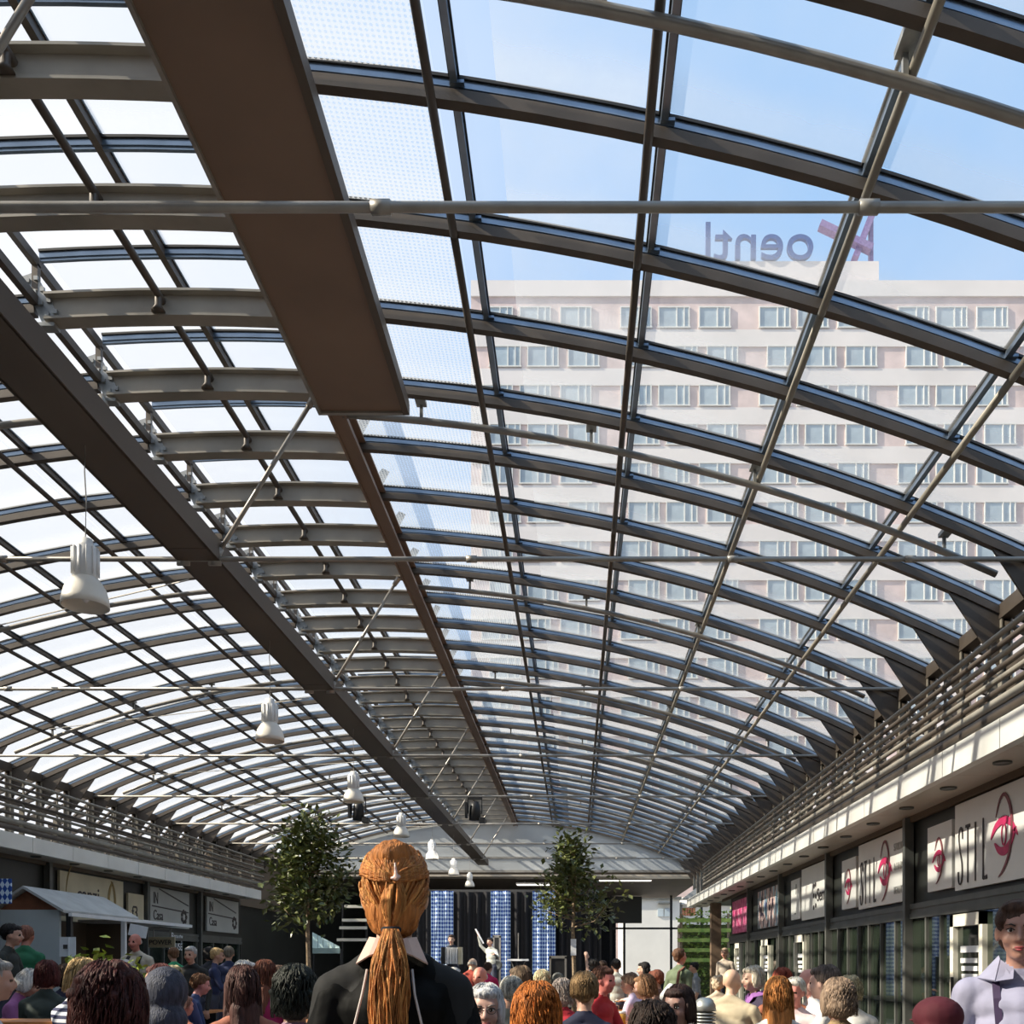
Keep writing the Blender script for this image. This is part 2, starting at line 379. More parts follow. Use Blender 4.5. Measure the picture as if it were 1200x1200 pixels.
# brown ridge beam on the right edge of the raised strip
zb = EYE+5.40
b = MB(); b.bb(-2.43, -2.26, YS, YE, zb, zb+.02); b.bb(-2.36, -2.335, YS, YE, zb+.02, zb+.2); b.bb(-2.43, -2.26, YS, YE, zb+.2, zb+.22); b.bb(-2.43, -2.41, YS, YE, zb-.03, zb)
b.bb(-2.28, -2.26, YS, YE, zb-.03, zb)
b.build('ridge_beam', BROWN, ceil, label='narrow brown beam along the right edge of the raised strip')
# trusses
KT = [-1, 3, 7, 11, 15, 19, 23, 27]; ZT = EYE+3.88
for i, k in enumerate(KT):
    y = Y0+DY*k+.05; yd = y-(.06 if i == 0 else .12)
    b = MB(); b.tube([(-11.2, yd, ZT), (4.6, yd, ZT)], .026, 8)
    for x in (-8, -5.5, -1, 1.5, 3.2): b.tube([(x-.05, yd, ZT), (x+.05, yd, ZT)], .036, 8)
    b.build('tie_rod', ROD, ceil, True)
    for x1 in (-2.50, -4.55):
        b = MB(); p0 = Vector((-3.46 if x1 > -3.5 else -3.76, yd, ZT)); p1 = Vector((x1, yd, EYE+5.44)); d = (p1-p0).normalized()
        b.tube([p0, p1], .022, 8); b.taper([p0, p0+d*.12], [.04, .03], 8); b.taper([p1-d*.12, p1], [.03, .04], 8)
        b.box(p0, (.12, .03, .12)); b.build('brace_rod', ROD, ceil, True)
    if i < len(KT)-1:
        for s in (-1,):
            MB().tube([(-3.9, yd+.5, ZT), (-3.4+s*6.4, yd+4.43*(1 if s < 0 else 1), zr(-3.4+s*6.4)-.1)], .008, 5).build('cable', ROD, ceil)
    # curved pipes following the vault just below the ribs
    for x0, x1 in ((-2.3, 4.15), (-10.6, -4.7)):
        b = MB(); yp = y+.17
        b.sweep([(q[0], yp, q[2]) for q in arc(x0, x1, -.16)], [(math.cos(a)*.035, math.sin(a)*.035) for a in [math.pi*j/4 for j in range(8)]])
        p = b.build('sprinkler_pipe', ROD, ceil, True)
        h = MB()
        for x in [x0+(x1-x0)*t for t in (.12, .38, .63, .92)]:
            h.bar((x, yp, zr(x)-.16), (x, yp, zr(x)+.02), .03, .03, Vector((0, 1, 0))); h.bb(x-.05, x+.05, y-.02, yp+.03, zr(x)-.01, zr(x)+.03)
        h.build('pipe_hanger', PLATE, p)
# wide brown panel
pn = thing('ceiling_panel', 'wide flat brown panel hanging under the glass roof at the top of the hall', 'panel', (-2.0, 3, EYE+5.2))
b = MB(); b.bb(-2.44, -1.66, 1.6, 9.40, EYE+5.30, EYE+5.34); b.build('panel_board', BROWN, pn)
b = MB(); b.bb(-1.66, -1.60, 1.6, 9.42, EYE+5.27, EYE+5.40); b.build('edge_rail', GIRD, pn, label='dark edge rail')
b = MB(); b.bb(-2.47, -2.44, 1.6, 9.42, EYE+5.27, EYE+5.40); b.bb(-2.47, -1.6, 9.40, 9.44, EYE+5.28, EYE+5.38); b.build('edge_rail', ROD, pn, label='pale end rail')
b = MB()
for y in (3, 5, 7, 9): b.tube([(-2.2, y, EYE+5.33), (-2.2, y, zr(-2.2))], .012, 6); b.tube([(-1.8, y, EYE+5.33), (-1.8, y, zr(-1.8))], .012, 6)
b.build('hanger', ROD, pn)

# ------------------------------------------------------------------ FLOOR, SIDE WINGS
f = MB(); f.bb(-10.2, 4.5, -6, 50, -.1, 0); tag(f.build('floor', FLOOR), kind='structure', label='grey paved hall floor')
g = MB(); g.bb(-120, 160, -60, 200, -.3, -.11); tag(g.build('ground', GROUND), kind='structure', label='paved ground outside the hall')
XF, XW = 3.82, 4.5; XFL, XWL = -9.5, -10.2
ZF0, ZF1 = EYE+1.95, EYE+2.21
def wing(side, xw, xo, y0, y1):
    b = MB(); b.bb(xw+(.02 if side == 'right' else -.02), xo, y0, y1, 0, ZF0+.02)
    tag(b.build('wall_'+side, DARKW), kind='structure', label='dark shopfront wall along the %s of the hall' % side)
wing('right', XW, 11, -6, 28.6); wing('left', XWL, -18, -6, 29.9)
def fascia(side, xf, xw, y0, y1, jog=None):
    root = thing('trim_1' if side == 'right' else 'trim_2', 'canopy edge above the %s shopfronts' % side, None, kind='structure')
    s = 1 if xf > 0 else -1; step = 1.385; me = MB(); me.bb(0, s*.10, .008, step-.008, ZF0, ZF1+.01)
    me = me.mesh('fascia_panel', FASC); n = int((y1-y0)/step)
    for i in range(n): put('fascia_panel', me, root, (xf, y0+i*step, 0))
    MB().bb(xf+s*.02, xf+s*.09, y0, y0+n*step, ZF0+.01, ZF1).build('fascia_backing', DARKW, root)
    m2 = MB(); m2.bb(s*.10, abs(xw-xf)*s, .006, step-.006, ZF0+.02, ZF0+.05); m2 = m2.mesh('soffit_panel', SOFF)
    for i in range(n): put('soffit_panel', m2, root, (xf, y0+i*step, 0))
    m3 = MB(); m3.lathe((s*.33, .7, ZF0+.0), [(.0, .012), (.075, .012), (.09, .0), (.09, .02), (.0, .02)], 16); m3 = m3.mesh('downlight', FRAME)
    for i in range(0, n): put('downlight', m3, root, (xf, y0+i*step, 0))
    b = MB(); b.bb(xf+s*.1, xf+s*4.2, y0, y0+n*step, ZF0+.06, ZF1-.02); b.build('terrace_slab', DARKW, root)
    b = MB(); b.bb(xw-s*.05, xw, y0, min(y0+n*step, 29.9), ZF0-.06, ZF0+.02); b.build('wall_trim', DARKC, root)
fascia('right', XF, XW, -5, 34.6); fascia('left', XFL, XWL, -5, 30.2)
# louvred balustrades
for side, x, y0, y1, zt in (('right', XF+.06, -4, 30, EYE+3.02), ('left', XFL-.06, -4, 30, EYE+3.15)):
    s = 1 if x > 0 else -1
    root = thing('railing', 'brown metal rail screen standing on the %s canopy edge' % side, 'railing', (x, 0, ZF1))
    nr = 8; r0 = ZF1+.10
    for i in range(nr):
        z = r0+(zt-r0)*i/(nr-1); b = MB()
        if i >= 2: b.tube([(x, y0, z), (x, y1, z)], .028, 8)
        else: b.bar((x, y0, z), (x, y1, z), .03, .085)
        b.build('rail', STEEL_L if i % 2 else STEEL, root, True)
    po = MB(); po.bb(.03*s-.01, .03*s+.01, -.02, .02, ZF1-.02, zt+.02); po.bb(s*.02, s*.10, -.02, .02, ZF1, ZF1+.5)
    pom = po.mesh('rail_post', STEEL_L)
    y = y0
    while y <= y1: put('rail_post', pom, root, (0, y, -ZF1)); y += 1.107
    # second layer: slanted stays and back rails that make the lattice seen through
    xb = x+s*.75
    for i in range(5):
        z = ZF1+.15+i*.2; b = MB(); b.bar((xb, y0, z), (xb, y1, z), .03, .06); b.build('back_rail', STEEL, root)
    y = y0; k = 0
    st = MB().bar((0, 0, ZF1+.02), (0, .55, zt-.15), .04, .03, Vector((1, 0, 0))).mesh('stay', STEEL)
    while y <= y1: put('stay', st, root, (xb-x+s*.05, y, -ZF1)); y += 1.107
# objects/low wall behind the right screen (upper storey), none on the left where the sky shows
b = MB(); b.bb(6.3, 11, -6, 28.6, ZF0+.03, EYE+3.75); tag(b.build('wall_upper', DARKC), kind='structure', label='dark upper storey wall behind the right rail screen')
b = MB(); b.bb(-18, -13.4, -6, 29.9, ZF0+.03, EYE+2.75); tag(b.build('wall_upper', DARKC), kind='structure', label='dark upper storey parapet behind the left rail screen')

b = MB(); b.prism([(-11.2, -7.2, 0)]+[(x, -7.2, zr(x)+.1) for x in np.linspace(-11.2, 4.6, 14)]+[(4.6, -7.2, 0)], (0, .2, 0)); tag(b.build('wall_light_blocker', DARKC), kind='structure', label='unseen end wall added behind the camera to cut sky light')  # added out of view to keep sky light off camera-facing surfaces
# ------------------------------------------------------------------ text and signs
def textmesh(s, size, m, extr=.004, sx=1, sy=1, mirror=False):
    cu = bpy.data.curves.new('t', 'FONT'); cu.body = s; cu.size = size; cu.extrude = extr; cu.align_x = 'LEFT'
    o = bpy.data.objects.new('t', cu); C.objects.link(o); dg = bpy.context.evaluated_depsgraph_get(); dg.update()
    me = bpy.data.meshes.new_from_object(o.evaluated_get(dg)); bpy.data.objects.remove(o)
    for v in me.vertices: v.co.x *= sx*(-1 if mirror else 1); v.co.y *= sy
    me.materials.clear(); me.materials.append(m); return me
MR = Matrix(((0, 0, -1), (-1, 0, 0), (0, 1, 0)))   # local (u, v, n) -> world on right wall
ML = Matrix(((0, 0, 1), (1, 0, 0), (0, 1, 0)))     # left wall
def on_wall(name, me, parent, side, y, z, off=.0, label=None):
    M = MR if side == 'right' else ML
    x = (XW-.055-off) if side == 'right' else (XWL+.055+off)
    o = bpy.data.objects.new(name, me); C.objects.link(o); o.parent = parent
    o.location = Vector((x, y, z))-world_loc(parent); o.rotation_euler = M.to_euler()
    if label: o['label'] = label
    return o
def crescent(r, w, a0, a1, sx=1, sy=1, n=20, cx=0, cy=0, t=.006):
    up = []; dn = []
    for i in range(n+1):
        u = i/n; a = a0+(a1-a0)*u; k = w*math.sin(math.pi*u)/2+.002
        up.append(((r+k)*math.cos(a)*sx+cx, (r+k)*math.sin(a)*sy+cy, 0)); dn.append(((r-k)*math.cos(a)*sx+cx, (r-k)*math.sin(a)*sy+cy, 0))
    b = MB()
    for i in range(n): b.prism([up[i], up[i+1], dn[i+1], dn[i]][::1], (0, 0, t))
    return b
def board(side, ya, yb, z0, z1, m, label, group=None):
    x = XW if side == 'right' else XWL; s = -1 if side == 'right' else 1
    t = thing('shop_sign', label, 'sign', (x, (ya+yb)/2, z0), group)
    MB().bb(x+s*.05, x, ya, yb, z0, z1).build('board', m, t)
    return t
R = math.radians
PLUM = mat('plum_sign_ink', (.22, .06, .07), .5)
def ribbon(pts, ws, t=.006):
    b = MB(); n = len(pts); L_ = []; R_ = []
    for i, p in enumerate(pts):
        a = pts[max(0, i-1)]; c = pts[min(n-1, i+1)]; dx, dy = c[0]-a[0], c[1]-a[1]; l = math.hypot(dx, dy)+1e-9; nx, ny = -dy/l*ws[i]/2, dx/l*ws[i]/2
        L_.append((p[0]+nx, p[1]+ny, 0)); R_.append((p[0]-nx, p[1]-ny, 0))
    for i in range(n-1): b.prism([R_[i], R_[i+1], L_[i+1], L_[i]], (0, 0, t))
    return b
def sm(P_, n=24):   # Catmull-Rom through points
    Q = [P_[0]]+P_+[P_[-1]]; o = []
    for i in range(1, len(Q)-2):
        for j in range(n//(len(P_)-1)+1):
            t = j/(n//(len(P_)-1)+1); a, b_, c, d = Q[i-1], Q[i], Q[i+1], Q[i+2]
            o.append(tuple(.5*((2*b_[k])+(-a[k]+c[k])*t+(2*a[k]-5*b_[k]+4*c[k]-d[k])*t*t+(-a[k]+3*b_[k]-3*c[k]+d[k])*t**3) for k in (0, 1)))
    return o+[P_[-1]]
def eye_logo(t, side, y, z, k):
    def E(p, w, name, m, off=0):
        q = sm([(a*k, b_*k) for a, b_ in p]); n = len(q); on_wall(name, ribbon(q, [w*k*(math.sin(math.pi*i/(n-1))**.7)+.004 for i in range(n)], .006).mesh(name, m), t, side, y, z, off)
    E([(-.34, -.03), (-.2, .10), (0, .15), (.18, .09), (.34, -.06)], .085, 'emblem_lid', INKR)
    E([(-.24, -.08), (-.12, -.17), (.02, -.19), (.16, -.12), (.30, .04)], .095, 'emblem_lid', INKR)
    q = [(.055*k*math.cos(a), -.01*k+.115*k*math.sin(a)) for a in [i*math.pi/12 for i in range(25)]]; on_wall('emblem_ring', ribbon(q, [.018*k]*25).mesh('emblem_ring', INKR), t, side, y, z, .001)
    E([(-.20, .20), (-.10, .38), (.04, .42), (.17, .25), (.20, 0), (.12, -.25), (-.02, -.40), (-.14, -.47)], .045, 'emblem_sweep', PLUM, .002)
zb0 = EYE+.86; zb1 = EYE+1.86
# right wall signs.  y decreases towards the camera
def stil(ya, yb, sc, label):
    t = board('right', ya, yb, zb0, zb1, SIGNW, label); z0 = EYE+.93; h = .64
    def Lt(u, pts, ws): on_wall('letter', ribbon([(p[0], p[1]*h) for p in pts], ws).mesh('letter', INK), t, 'right', yb-u, z0)
    q = sm([(.07, .80), (.06, .95), (.02, 1.0), (-.03, .93), (-.035, .80), (.0, .58), (.05, .38), (.06, .18), (.03, .02), (-.02, 0), (-.05, .08), (-.055, .22)], 60); Lt(.17, q, [.020+.012*math.sin(i*.12)**2 for i in range(len(q))])
    Lt(.39, [(0, 0), (0, 1.0)], [.026, .022]); Lt(.39, [(-.06, 1.0), (.06, 1.0)], [.035, .035])
    Lt(.60, [(0, 0), (0, 1.02)], [.022, .030]); Lt(.81, [(0, 0), (0, 1.04)], [.034, .026]); Lt(.81, [(0, .01), (.10, .03)], [.03, .045])
    eye_logo(t, 'right', yb-1.33, EYE+1.36, .95)
    return t
stil(9.12, 11.52, 1.0, 'white STIL sign with crimson eye emblem nearest the right edge')
t = stil(13.15, 15.45, 1.0, 'white STIL sign with crimson eye emblem and faint grey lettering, second from the right')
for i, (s_, z) in enumerate((('STUDIO', .72), ('& HAIR', .45), ('BEAUTY', .12))):
    on_wall('lettering', textmesh(s_, .15, mat('faint_grey_ink', (.45, .45, .42), .6), sx=.75), t, 'right', 13.72, zb0+z, label='faint grey lettering')
for a, b_, lab in ((11.62, 12.42, 'narrow white panel with eye emblem beside the nearest STIL sign'), (15.6, 16.42, 'narrow white panel with eye emblem beside the farther STIL sign')):
    t = board('right', a, b_, zb0+.05, zb1-.14, SIGNW, lab); eye_logo(t, 'right', (a+b_)/2, EYE+1.28, .62)
t = board('right', 17.25, 19.35, zb0, zb1, SIGNW, 'white sign with black dots and short dark word left of the STIL signs')
on_wall('lettering', textmesh('Semi', .34, INK), t, 'right', 18.1, zb0+.30, label='short dark word')
b = MB()
for u, v in ((0, 0), (.16, .03), (0, .22), (.16, .2), (.02, .4), (.14, .42)): b.lathe((u, v, 0), [(0, .006), (.045, .006), (.045, 0)], 10)
on_wall('dots', b.mesh('dots', INK), t, 'right', 18.35, zb0+.2)
t = board('right', 19.5, 20.3, zb0+.05, zb1-.14, SIGNW, 'narrow white panel between dotted sign and colourful picture')
on_wall('lettering', textmesh('l', .3, INK), t, 'right', 19.85, zb0+.55); on_wall('lettering', textmesh('-', .3, INK), t, 'right', 19.95, zb0+.1)
def patch_mat(name, cols, sc):
    m = bpy.data.materials.new(name); m.use_nodes = True; nt = m.node_tree; b = nt.nodes['Principled BSDF']; b.inputs['Roughness'].default_value = .35
    t = N(nt, 'ShaderNodeTexCoord'); mp = N(nt, 'ShaderNodeMapping'); mp.inputs['Scale'].default_value = (1, 1.6, .55); L(nt, t.outputs['Object'], mp.inputs[0])
    v = N(nt, 'ShaderNodeTexNoise'); v.inputs['Scale'].default_value = sc; v.inputs['Detail'].default_value = 3; L(nt, mp.outputs[0], v.inputs['Vector'])
    r = N(nt, 'ShaderNodeValToRGB'); r.color_ramp.elements[0].color = (*cols[0], 1); r.color_ramp.elements[1].color = (*cols[-1], 1)
    r.color_ramp.elements[0].position = .3; r.color_ramp.elements[1].position = .7
    for i, c in enumerate(cols[1:-1]): e = r.color_ramp.elements.new(.3+.4*(i+1)/(len(cols)-1)); e.color = (*c, 1)
    r.color_ramp.interpolation = 'CONSTANT'; L(nt, v.outputs['Fac'], r.inputs[0]); L(nt, r.outputs[0], b.inputs['Base Color']); return m
board('right', 21.4, 24.0, zb0, zb1-.1, patch_mat('fashion_picture', [(.75, .6, .5), (.04, .03, .05), (.75, .55, .5), (.35, .62, .7), (.1, .12, .25), (.75, .75, .72)], 2.3), 'colourful picture panel with pale blue and dark patches')
board('right', 25.2, 27.9, zb0, zb1-.1, patch_mat('magenta_picture', [(.55, .02, .15), (.85, .25, .40), (.60, .02, .17), (.8, .35, .45), (.35, .01, .1)], 2.6), 'magenta picture panel farthest along the right wall')
# shopfronts
def bay(side, y0, y1, door=None, mull=(), doorm=WFRAME):
    x = XW if side == 'right' else XWL; s = -1 if side == 'right' else 1
    t = thing('shopfront', None, 'shopfront', (x, (y0+y1)/2, 0))
    zt = EYE+.60
    MB().bb(x+s*.012, x, y0+.1, y1-.0, .1, zt).build('glass_pane', SHOPG, t)
    b = MB(); b.bb(x+s*.06, x, y0+.1, y1, zt, zt+.07); b.bb(x+s*.04, x, y0+.1, y1, zt+.07, zt+.13); b.bb(x+s*.055, x, y0+.1, y1, zt+.13, zt+.20); b.build('transom', FRAME, t)
    MB().bb(x+s*.07, x, y0+.1, y1, 0, .12).build('plinth', FRAME, t); b = MB(); b.bb(x+s*.12, x-s*.0, y0, y0+.1, 0, ZF0); b.build('post', FRAME, t)
    for m in mull: MB().bb(x+s*.05, x, m-.025, m+.025, .12, zt).build('mullion', FRAME, t)
    if door:
        d = MB(); a, c = door; d.bb(x+s*.07, x, a, a+.1, .05, zt-.02); d.bb(x+s*.07, x, c-.1, c, .05, zt-.02); d.bb(x+s*.07, x, a, c, zt-.16, zt-.02); d.bb(x+s*.07, x, a, c, .05, .25)
        do = d.build('door', doorm, t)
        MB().bb(x+s*.1, x+s*.07, c-.12, c-.09, .9, 1.3).build('handle', BLACKM, do)
        q = MB()
        for i, z in enumerate((1.62, 1.50, 1.41, 1.32)): q.bb(x+s*.03, x+s*.014, a+.2+.04*(i > 0), c-.22-.03*(i > 1), z-.035, z+(.02 if i else .04))
        q.build('notice', PAPER, do)
    return t
labs = {8.97: 'shopfront with cream framed door and white notices, nearest on the right', 13.07: 'dark glazed shopfront under the second STIL sign',
        17.19: 'dark shopfront with pale narrow door under the dotted sign', 21.2: 'shopfront with white framed door under the colourful picture', 25.1: 'farthest right shopfront under the magenta picture', 4.87: 'shopfront beside the camera on the right, just outside the picture'}
for y0, y1, dr, ml in ((4.87, 8.97, (5.4, 6.3), (7.2,)), (8.97, 13.07, (10.70, 11.63), (9.9, 12.0, 12.5)), (13.07, 17.19, None, (13.7, 14.35, 14.95, 15.5, 16.1, 16.7)),
                       (17.19, 21.2, (19.1, 20.0), (18.0, 18.6, 20.5)), (21.2, 25.1, (22.6, 23.6), (21.8, 24.4)), (25.1, 28.6, (26.6, 27.5), (25.8,))):
    tag(bay('right', y0, y1, dr, ml), labs[y0])
# left wall signs
t = board('left', 19.3, 22.0, EYE+.86, EYE+1.85, SIGNC, 'cream sign with dark letters and ochre leaf shape above the kiosk roof')
on_wall('lettering', textmesh('canzi', .50, INK, sx=.95), t, 'left', 19.95, EYE+1.27, label='dark lowercase lettering')
on_wall('leaf_motif', crescent(.5, .16, R(-60), R(80), .5, 1).mesh('leaf_motif', INKG), t, 'left', 21.35, EYE+1.32)
on_wall('leaf_motif', crescent(.5, .16, R(100), R(230), .5, 1).mesh('leaf_motif', INKG), t, 'left', 21.55, EYE+1.3)
on_wall('leaf_motif', crescent(.9, .05, R(110), R(170), .5, 1).mesh('leaf_motif', INKG), t, 'left', 19.95, EYE+1.2)
t = board('left', 22.25, 23.05, EYE+.82, EYE+1.62, SIGNC, 'small framed cream sign right of the large leaf sign')
on_wall('lettering', textmesh('f3', .42, INK), t, 'left', 22.42, EYE+1.05)
GREYS = mat('pale_grey_sign_board', (.46, .47, .44), .5, 0, .04, 1.5)
for y0, y1, l1, lab in ((23.4, 25.75, 'IN', 'pale grey sign reading IN Casa over a dark swoosh, nearer one'), (27.0, 29.5, 'IN', 'pale grey sign reading IN Casa over a dark swoosh, farther one')):
    t = board('left', y0, y1, EYE+.92, EYE+1.86, GREYS, lab)
    on_wall('lettering', textmesh(l1, .40, INK, sx=.7), t, 'left', y0+.15, EYE+1.47)
    on_wall('lettering', textmesh('Casa', .34, INK, sx=.85), t, 'left', y0+.15, EYE+1.08)
    b = MB(); b.prism([(0, 0, 0), (2.2, -.06, 0), (2.2, -.09, 0), (0, -.03, 0)], (0, 0, .006)); b.prism([(.4, .43, 0), (2.2, .12, 0), (2.2, .09, 0), (.4, .4, 0)], (0, 0, .006))
    on_wall('swoosh', b.mesh('swoosh', INK), t, 'left', y0+.08, EYE+1.42)
    b = MB()
    for i in range(7): a = i*.9; b.lathe((.14*math.cos(a), .14*math.sin(a), 0), [(0, .008), (.06, .008), (.06, 0)], 8)
    on_wall('flower_motif', b.mesh('flower_motif', INK), t, 'left', y1-.35, EYE+1.22)
for i, (y0, y1) in enumerate(((5, 10), (10, 14.5), (14.5, 18.8), (18.8, 23.1), (23.1, 26.4), (26.4, 29.8))):
    tg = bay('left', y0, y1, None, (y0+1.1, y0+2.2, y0+3.2))
    tag(tg, 'dark shopfront on the left wall, %s' % ('outside the frame', 'hidden left of the kiosk', 'behind the white kiosk', 'behind the kiosk awning', 'under the nearer IN Casa sign', 'under the farther IN Casa sign with yellow-green reflections')[i])
# small hanging board and beauty lettering
t = thing('hanging_sign', 'small white hanging board with dark letters right of the man in braces', 'sign', (-9.6, 21.9, 1.7))
b = MB(); b.bb(-9.72, -9.12, 22.3, 22.34, EYE+.38, EYE+.62); b.build('board', SIGNC, t)
b = MB(); b.bb(-9.62, -9.60, 22.31, 22.33, EYE+.60, EYE+.80); b.bb(-9.24, -9.22, 22.31, 22.33, EYE+.60, EYE+.80); b.bb(-10.15, -9.20, 22.31, 22.33, EYE+.79, EYE+.81); b.build('hanger', ROD, t)
o = bpy.data.objects.new('lettering', textmesh('POWER', .15, INK)); C.objects.link(o); o.parent = t; o.location = Vector((-9.70, 22.29, EYE+.45))-Vector(t.location); o.rotation_euler = (math.pi/2, 0, 0)
t = thing('wall_lettering', 'white two-line Beauty House lettering on dark shop wall', 'sign', (XWL, 24.6, EYE+.3))
on_wall('lettering', textmesh('Beauty', .26, PAPER), t, 'left', 24.6, EYE+.62); on_wall('lettering', textmesh('HOUSE', .26, PAPER), t, 'left', 24.45, EYE+.36)

# ------------------------------------------------------------------ FAR END
YG = YE+.1
b = MB(); zg = EYE+3.62
pts = [(x, YG, zr(x)+.1) for x in np.linspace(-11.2, 4.6, 24)]
b.prism([(-11.2, YG, zg)]+pts+[(4.6, YG, zg)], (0, .15, 0)); 
gw = thing('wall_end', 'pale grey end gable under the vault', None, (0, YG, zg), kind='structure'); b.build('gable_sheet', GABLE, gw)
b = MB()
for z in (.55, 1.1): b.bb(-10.6+z*3, 4.0-z*3, YG-.04, YG, zg+z, zg+z+.03)
b.bb(-11.2, 4.6, YG-.12, YG, zg-.04, zg+.05); b.build('ledge', ROD, gw)
b = MB(); b.bb(-11.2, 5.2, YG-.06, 52, EYE+3.50, zg-.0); tag(b.build('ceiling_stage', DARKC), kind='structure', label='low brown ceiling over the stage end')
b = MB(); b.bb(-11.2, 5.2, YG-.1, YG+.9, EYE+3.42, EYE+3.5); tag(b.build('trim_3', SOFF), kind='structure', label='beige band under the gable')
b = MB(); b.bb(-16, 2.1, 51.6, 52, 0, EYE+3.6); tag(b.build('wall_back', BLACKC), kind='structure', label='black back wall behind the stage')
b = MB(); b.bb(-18, -11.2, 30, 52, 0, ZF0+1.9); tag(b.build('wall_far_left', DARKW), kind='structure', label='dark wall beyond the left shops')
b = MB(); b.bb(-11.3, -11.1, 29.9, 38.4, ZF0, EYE+3.6); tag(b.build('wall_corner', DARKC), kind='structure', label='dark corner wall at the far left')
# stage
DST = .47
b = MB(); b.bb(-6.2, .6, 23.8, 31.4, 0, DST); st = thing('stage', 'low black stage in front of the lozenge curtains', 'stage', (-3, 23.8, 0)); b.build('stage_deck', BLACKC, st)
MB().bb(-6.2, .6, 23.76, 23.8, DST-.06, DST).build('stage_edge', ROD, st)
b = MB(); b.bb(-6.3, .8, 31.0, 31.1, EYE+2.28, EYE+2.36); b.bb(-6.3, -6.2, 31.0, 31.1, 0, EYE+2.3); b.bb(.7, .8, 31.0, 31.1, 0, EYE+2.3); b.build('curtain_frame', BLACKM, st)
def checkmat():
    m = bpy.data.materials.new('blue_white_lozenge_cloth'); m.use_nodes = True; nt = m.node_tree; b = nt.nodes['Principled BSDF']; b.inputs['Roughness'].default_value = .8
    t = N(nt, 'ShaderNodeTexCoord'); sp = N(nt, 'ShaderNodeSeparateXYZ'); L(nt, t.outputs['Object'], sp.inputs[0]); cb = N(nt, 'ShaderNodeCombineXYZ')
    for k, sg in ((0, 1), (1, -1)):
        a = N(nt, 'ShaderNodeMath', operation='MULTIPLY'); a.inputs[1].default_value = sg*.62; L(nt, sp.outputs['Z'], a.inputs[0])
        d = N(nt, 'ShaderNodeMath', operation='ADD'); L(nt, a.outputs[0], d.inputs[0]); L(nt, sp.outputs['X'], d.inputs[1]); L(nt, d.outputs[0], cb.inputs[k])
    c = N(nt, 'ShaderNodeTexChecker'); c.inputs['Scale'].default_value = 13; c.inputs[1].default_value = (.60, .74, .88, 1); c.inputs[2].default_value = (.015, .07, .33, 1)
    L(nt, cb.outputs[0], c.inputs['Vector']); L(nt, c.outputs[0], b.inputs['Base Color']); return m
CHK = checkmat()
def curtain(px0, px1, y, z0, z1, m, label, amp=.07):
    x0 = (px0-675)/F*y; x1 = (px1-675)/F*y; n = 60; b = MB(); o = []
    for i in range(n+1):
        u = i/n; x = x0+(x1-x0)*u; yy = y+amp*math.sin(u*(x1-x0)*22)
        o.append((x, yy))
    vs = [(x-x0, yy-y, z) for z in (z0, z1) for x, yy in o]+[(x-x0, yy-y+.02, z) for z in (z0, z1) for x, yy in o]; k = n+1
    fs = [(i, i+1, k+i+1, k+i) for i in range(n)]+[(2*k+i+1, 2*k+i, 3*k+i, 3*k+i+1) for i in range(n)]
    b.add(vs, fs); return tag(b.build('curtain', m, smooth=True, loc=(x0, y, 0)), label, 'curtain')
for a, c, l in ((505, 531, 'blue and white lozenge curtain behind the accordion player'), (575, 598, 'blue and white lozenge curtain in the middle of the stage'), (624, 651, 'blue and white lozenge curtain behind the right tree')):
    curtain(a, c, 30.5, DST+.01, EYE+2.28, CHK, l, .09)
for a, c, l in ((531, 575, 'black stage drape between left and middle lozenge curtains'), (598, 624, 'black stage drape between middle and right lozenge curtains'), (440, 505, 'black stage drape left of the lozenge curtains'), (651, 700, 'black stage drape right of the lozenge curtains')):
    curtain(a, c, 30.85, DST+.01, EYE+2.27, BLACKC, l, .10)
# fluorescent fixtures
for i, (a, c, py, d, l) in enumerate(((606, 668, 1036, 41, 'long white fluorescent light over the stage, left of the tree top'), (702, 763, 1031, 41, 'long white fluorescent light right of the tree top'))):
    p = at(a, py, d); q = at(c, py, d); t = thing('ceiling_light', l, 'lamp', (p+q)/2)
    MB().bb(p.x, q.x, d-.2, d+.2, p.z-.05, p.z-.02).build('diffuser', TUBE, t); MB().bb(p.x-.03, q.x+.03, d-.22, d+.22, p.z-.02, p.z+.04).build('housing', WHITE, t)
    MB().bb(p.x+.3, p.x+.34, d, d+.03, p.z+.04, EYE+3.5).bb(q.x-.34, q.x-.3, d, d+.03, p.z+.04, EYE+3.5).build('hanger', ROD, t)
for x in (-4.98, -2.32):
    l = bpy.data.lights.new('stage_spot', 'SPOT'); l.energy = 450; l.spot_size = R(70); l.color = (1, .96, .90); l.shadow_soft_size = .1
    o = bpy.data.objects.new('stage_spot', l); C.objects.link(o); o.location = (x, 23.1, EYE+3.2); o.rotation_euler = (Vector(((-2.6-x)*.4, 5.5, -2.4))).to_track_quat('-Z', 'Y').to_euler()
